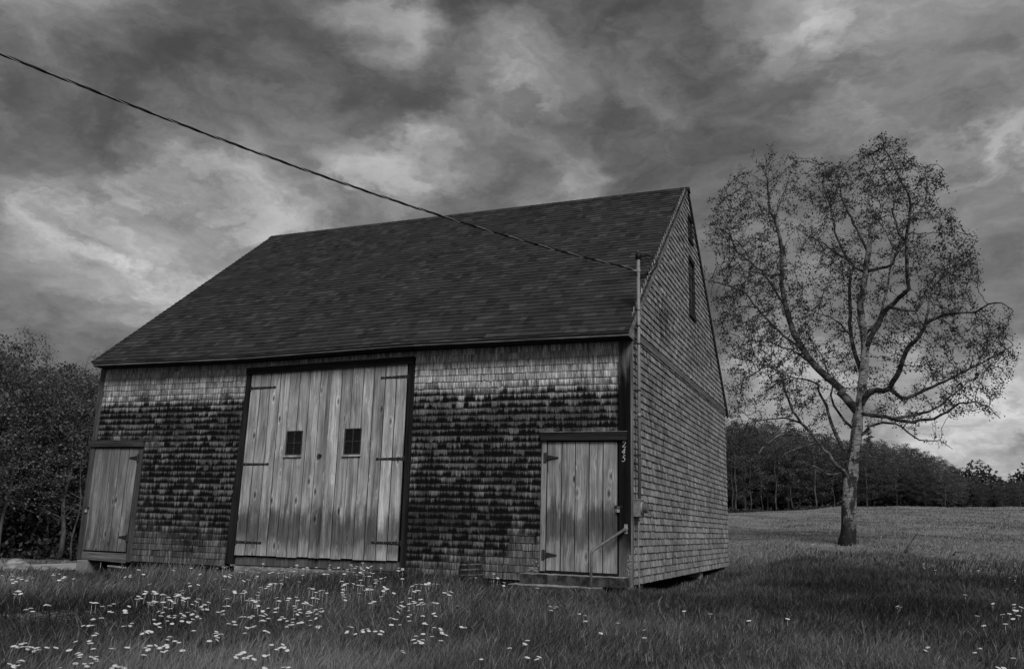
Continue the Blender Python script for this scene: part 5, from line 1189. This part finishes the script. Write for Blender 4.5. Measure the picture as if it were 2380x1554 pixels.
for (D, p) in cand[296:]:
    s = random.uniform(.042, .056); a, b = random.gauss(0, .2), random.gauss(0, .2); Rm = Matrix.Rotation(a, 3, 'X')@Matrix.Rotation(b, 3, 'Y')
    V = (PVv*[s, s, s*.75])@np.array(Rm).T+np.array(p); t.add(V, pv.F)
    t.tube([tuple(np.array(p)-[0, 0, .18]), tuple(p)], .0025, 3)
if t.V: o = t.build('flowers', M_FLOW, None); tag(o, kind='stuff')
print('flowers', len(cand))
# every tree of a group gets the label that finds it: zone, row and place in it
def zone(x):
    for lim, nm in ((60, 'at the left edge'), (130, 'midway to the barn'), (600, 'beside the barn'), (1760, 'just right of the barn'), (1900, 'between the barn and birch'), (2060, 'behind the birch trunk'), (2240, 'right of the birch'), (2400, 'near the tall pine')):
        if x < lim: return nm
    return 'beyond the right edge'
ORD = ['first', 'second', 'third', 'fourth', 'fifth', 'sixth', 'seventh', 'eighth', 'ninth', 'tenth', 'eleventh', 'twelfth', 'thirteenth', 'fourteenth', 'fifteenth', 'sixteenth', 'seventeenth', 'eighteenth', 'nineteenth', 'twentieth']
byz = {}
for o in [o for o in COL.objects if o.parent is None and o.get('category') == 'tree' and o.get('group')]:
    d = np.array(o.location)-CAM; x_ = 1190+FPX*d@Rv/(d@Fv); D_ = math.hypot(d[0], d[1]); gname = o['group']
    wood = 'left wood' if 'left' in gname or 'road' in gname else 'far wood'
    rown = 'front' if (wood == 'left wood' and D_ < 40) or (wood == 'far wood' and D_ < 93) else 'rear'
    look = 'slim pale trunk' if 'slim' in gname else {'leafy': 'leafy tree', 'darker': 'dark round tree', 'dark': 'dark leafy tree', 'low': 'low bushy tree', 'bushy': 'bushy tree', 'slender': 'slender airy tree'}[o['label'].split()[0]]
    byz.setdefault((look, rown, wood, zone(x_)), []).append((x_, o))
for (look, rown, wood, zn), L_ in byz.items():
    L_.sort(key=lambda q: q[0])
    for i, (x_, o) in enumerate(L_):
        if 'slim' in look: o['label'] = f'{ORD[i]} {look} from left at foot of {wood} {zn}'
        else: o['label'] = (f'{ORD[i]} {look} from left, ' if len(L_) > 1 else f'lone {look}, ')+f'{rown} row of {wood} {zn}'
# fallen sticks in the field
def stick(pix, D0, D1, r, label):
    a = at_dist(*pix[0], D0); b = at_dist(*pix[-1], D1); n = len(pix); P = [at_dist(x, y, D0+(D1-D0)*i/(n-1)) for i, (x, y) in enumerate(pix)]
    t = MB(); t.tube(P, [r*(1-.6*i/(n-1)) for i in range(n)], 6); o = t.build('fallen_branch', M_POLE, None, smooth=True); tag(o, label, 'branch', 'fallen branches under the birch')
zE = lambda x, y: tuple(v/1.61344 for v in ze(x, y))
stick([zE(1115, 1190), zE(1150, 1110), zE(1200, 1040), zE(1245, 980)], 25., 25.3, .03, 'long pale branch stuck upright in the grass right of the birch')
stick([zE(680, 1190), zE(710, 1150), zE(735, 1100)], 26., 26.2, .015, 'short dark stick upright in the grass just right of the birch base')
stick([zE(1620, 1215), zE(1650, 1180), zE(1680, 1180), zE(1750, 1197)], 25.5, 25.8, .022, 'crooked dark branch lying in the grass far right of the birch')
stick([zE(818, 1225), zE(828, 1190)], 25., 25.1, .02, 'tiny stub of pale branch in the grass below the birch')
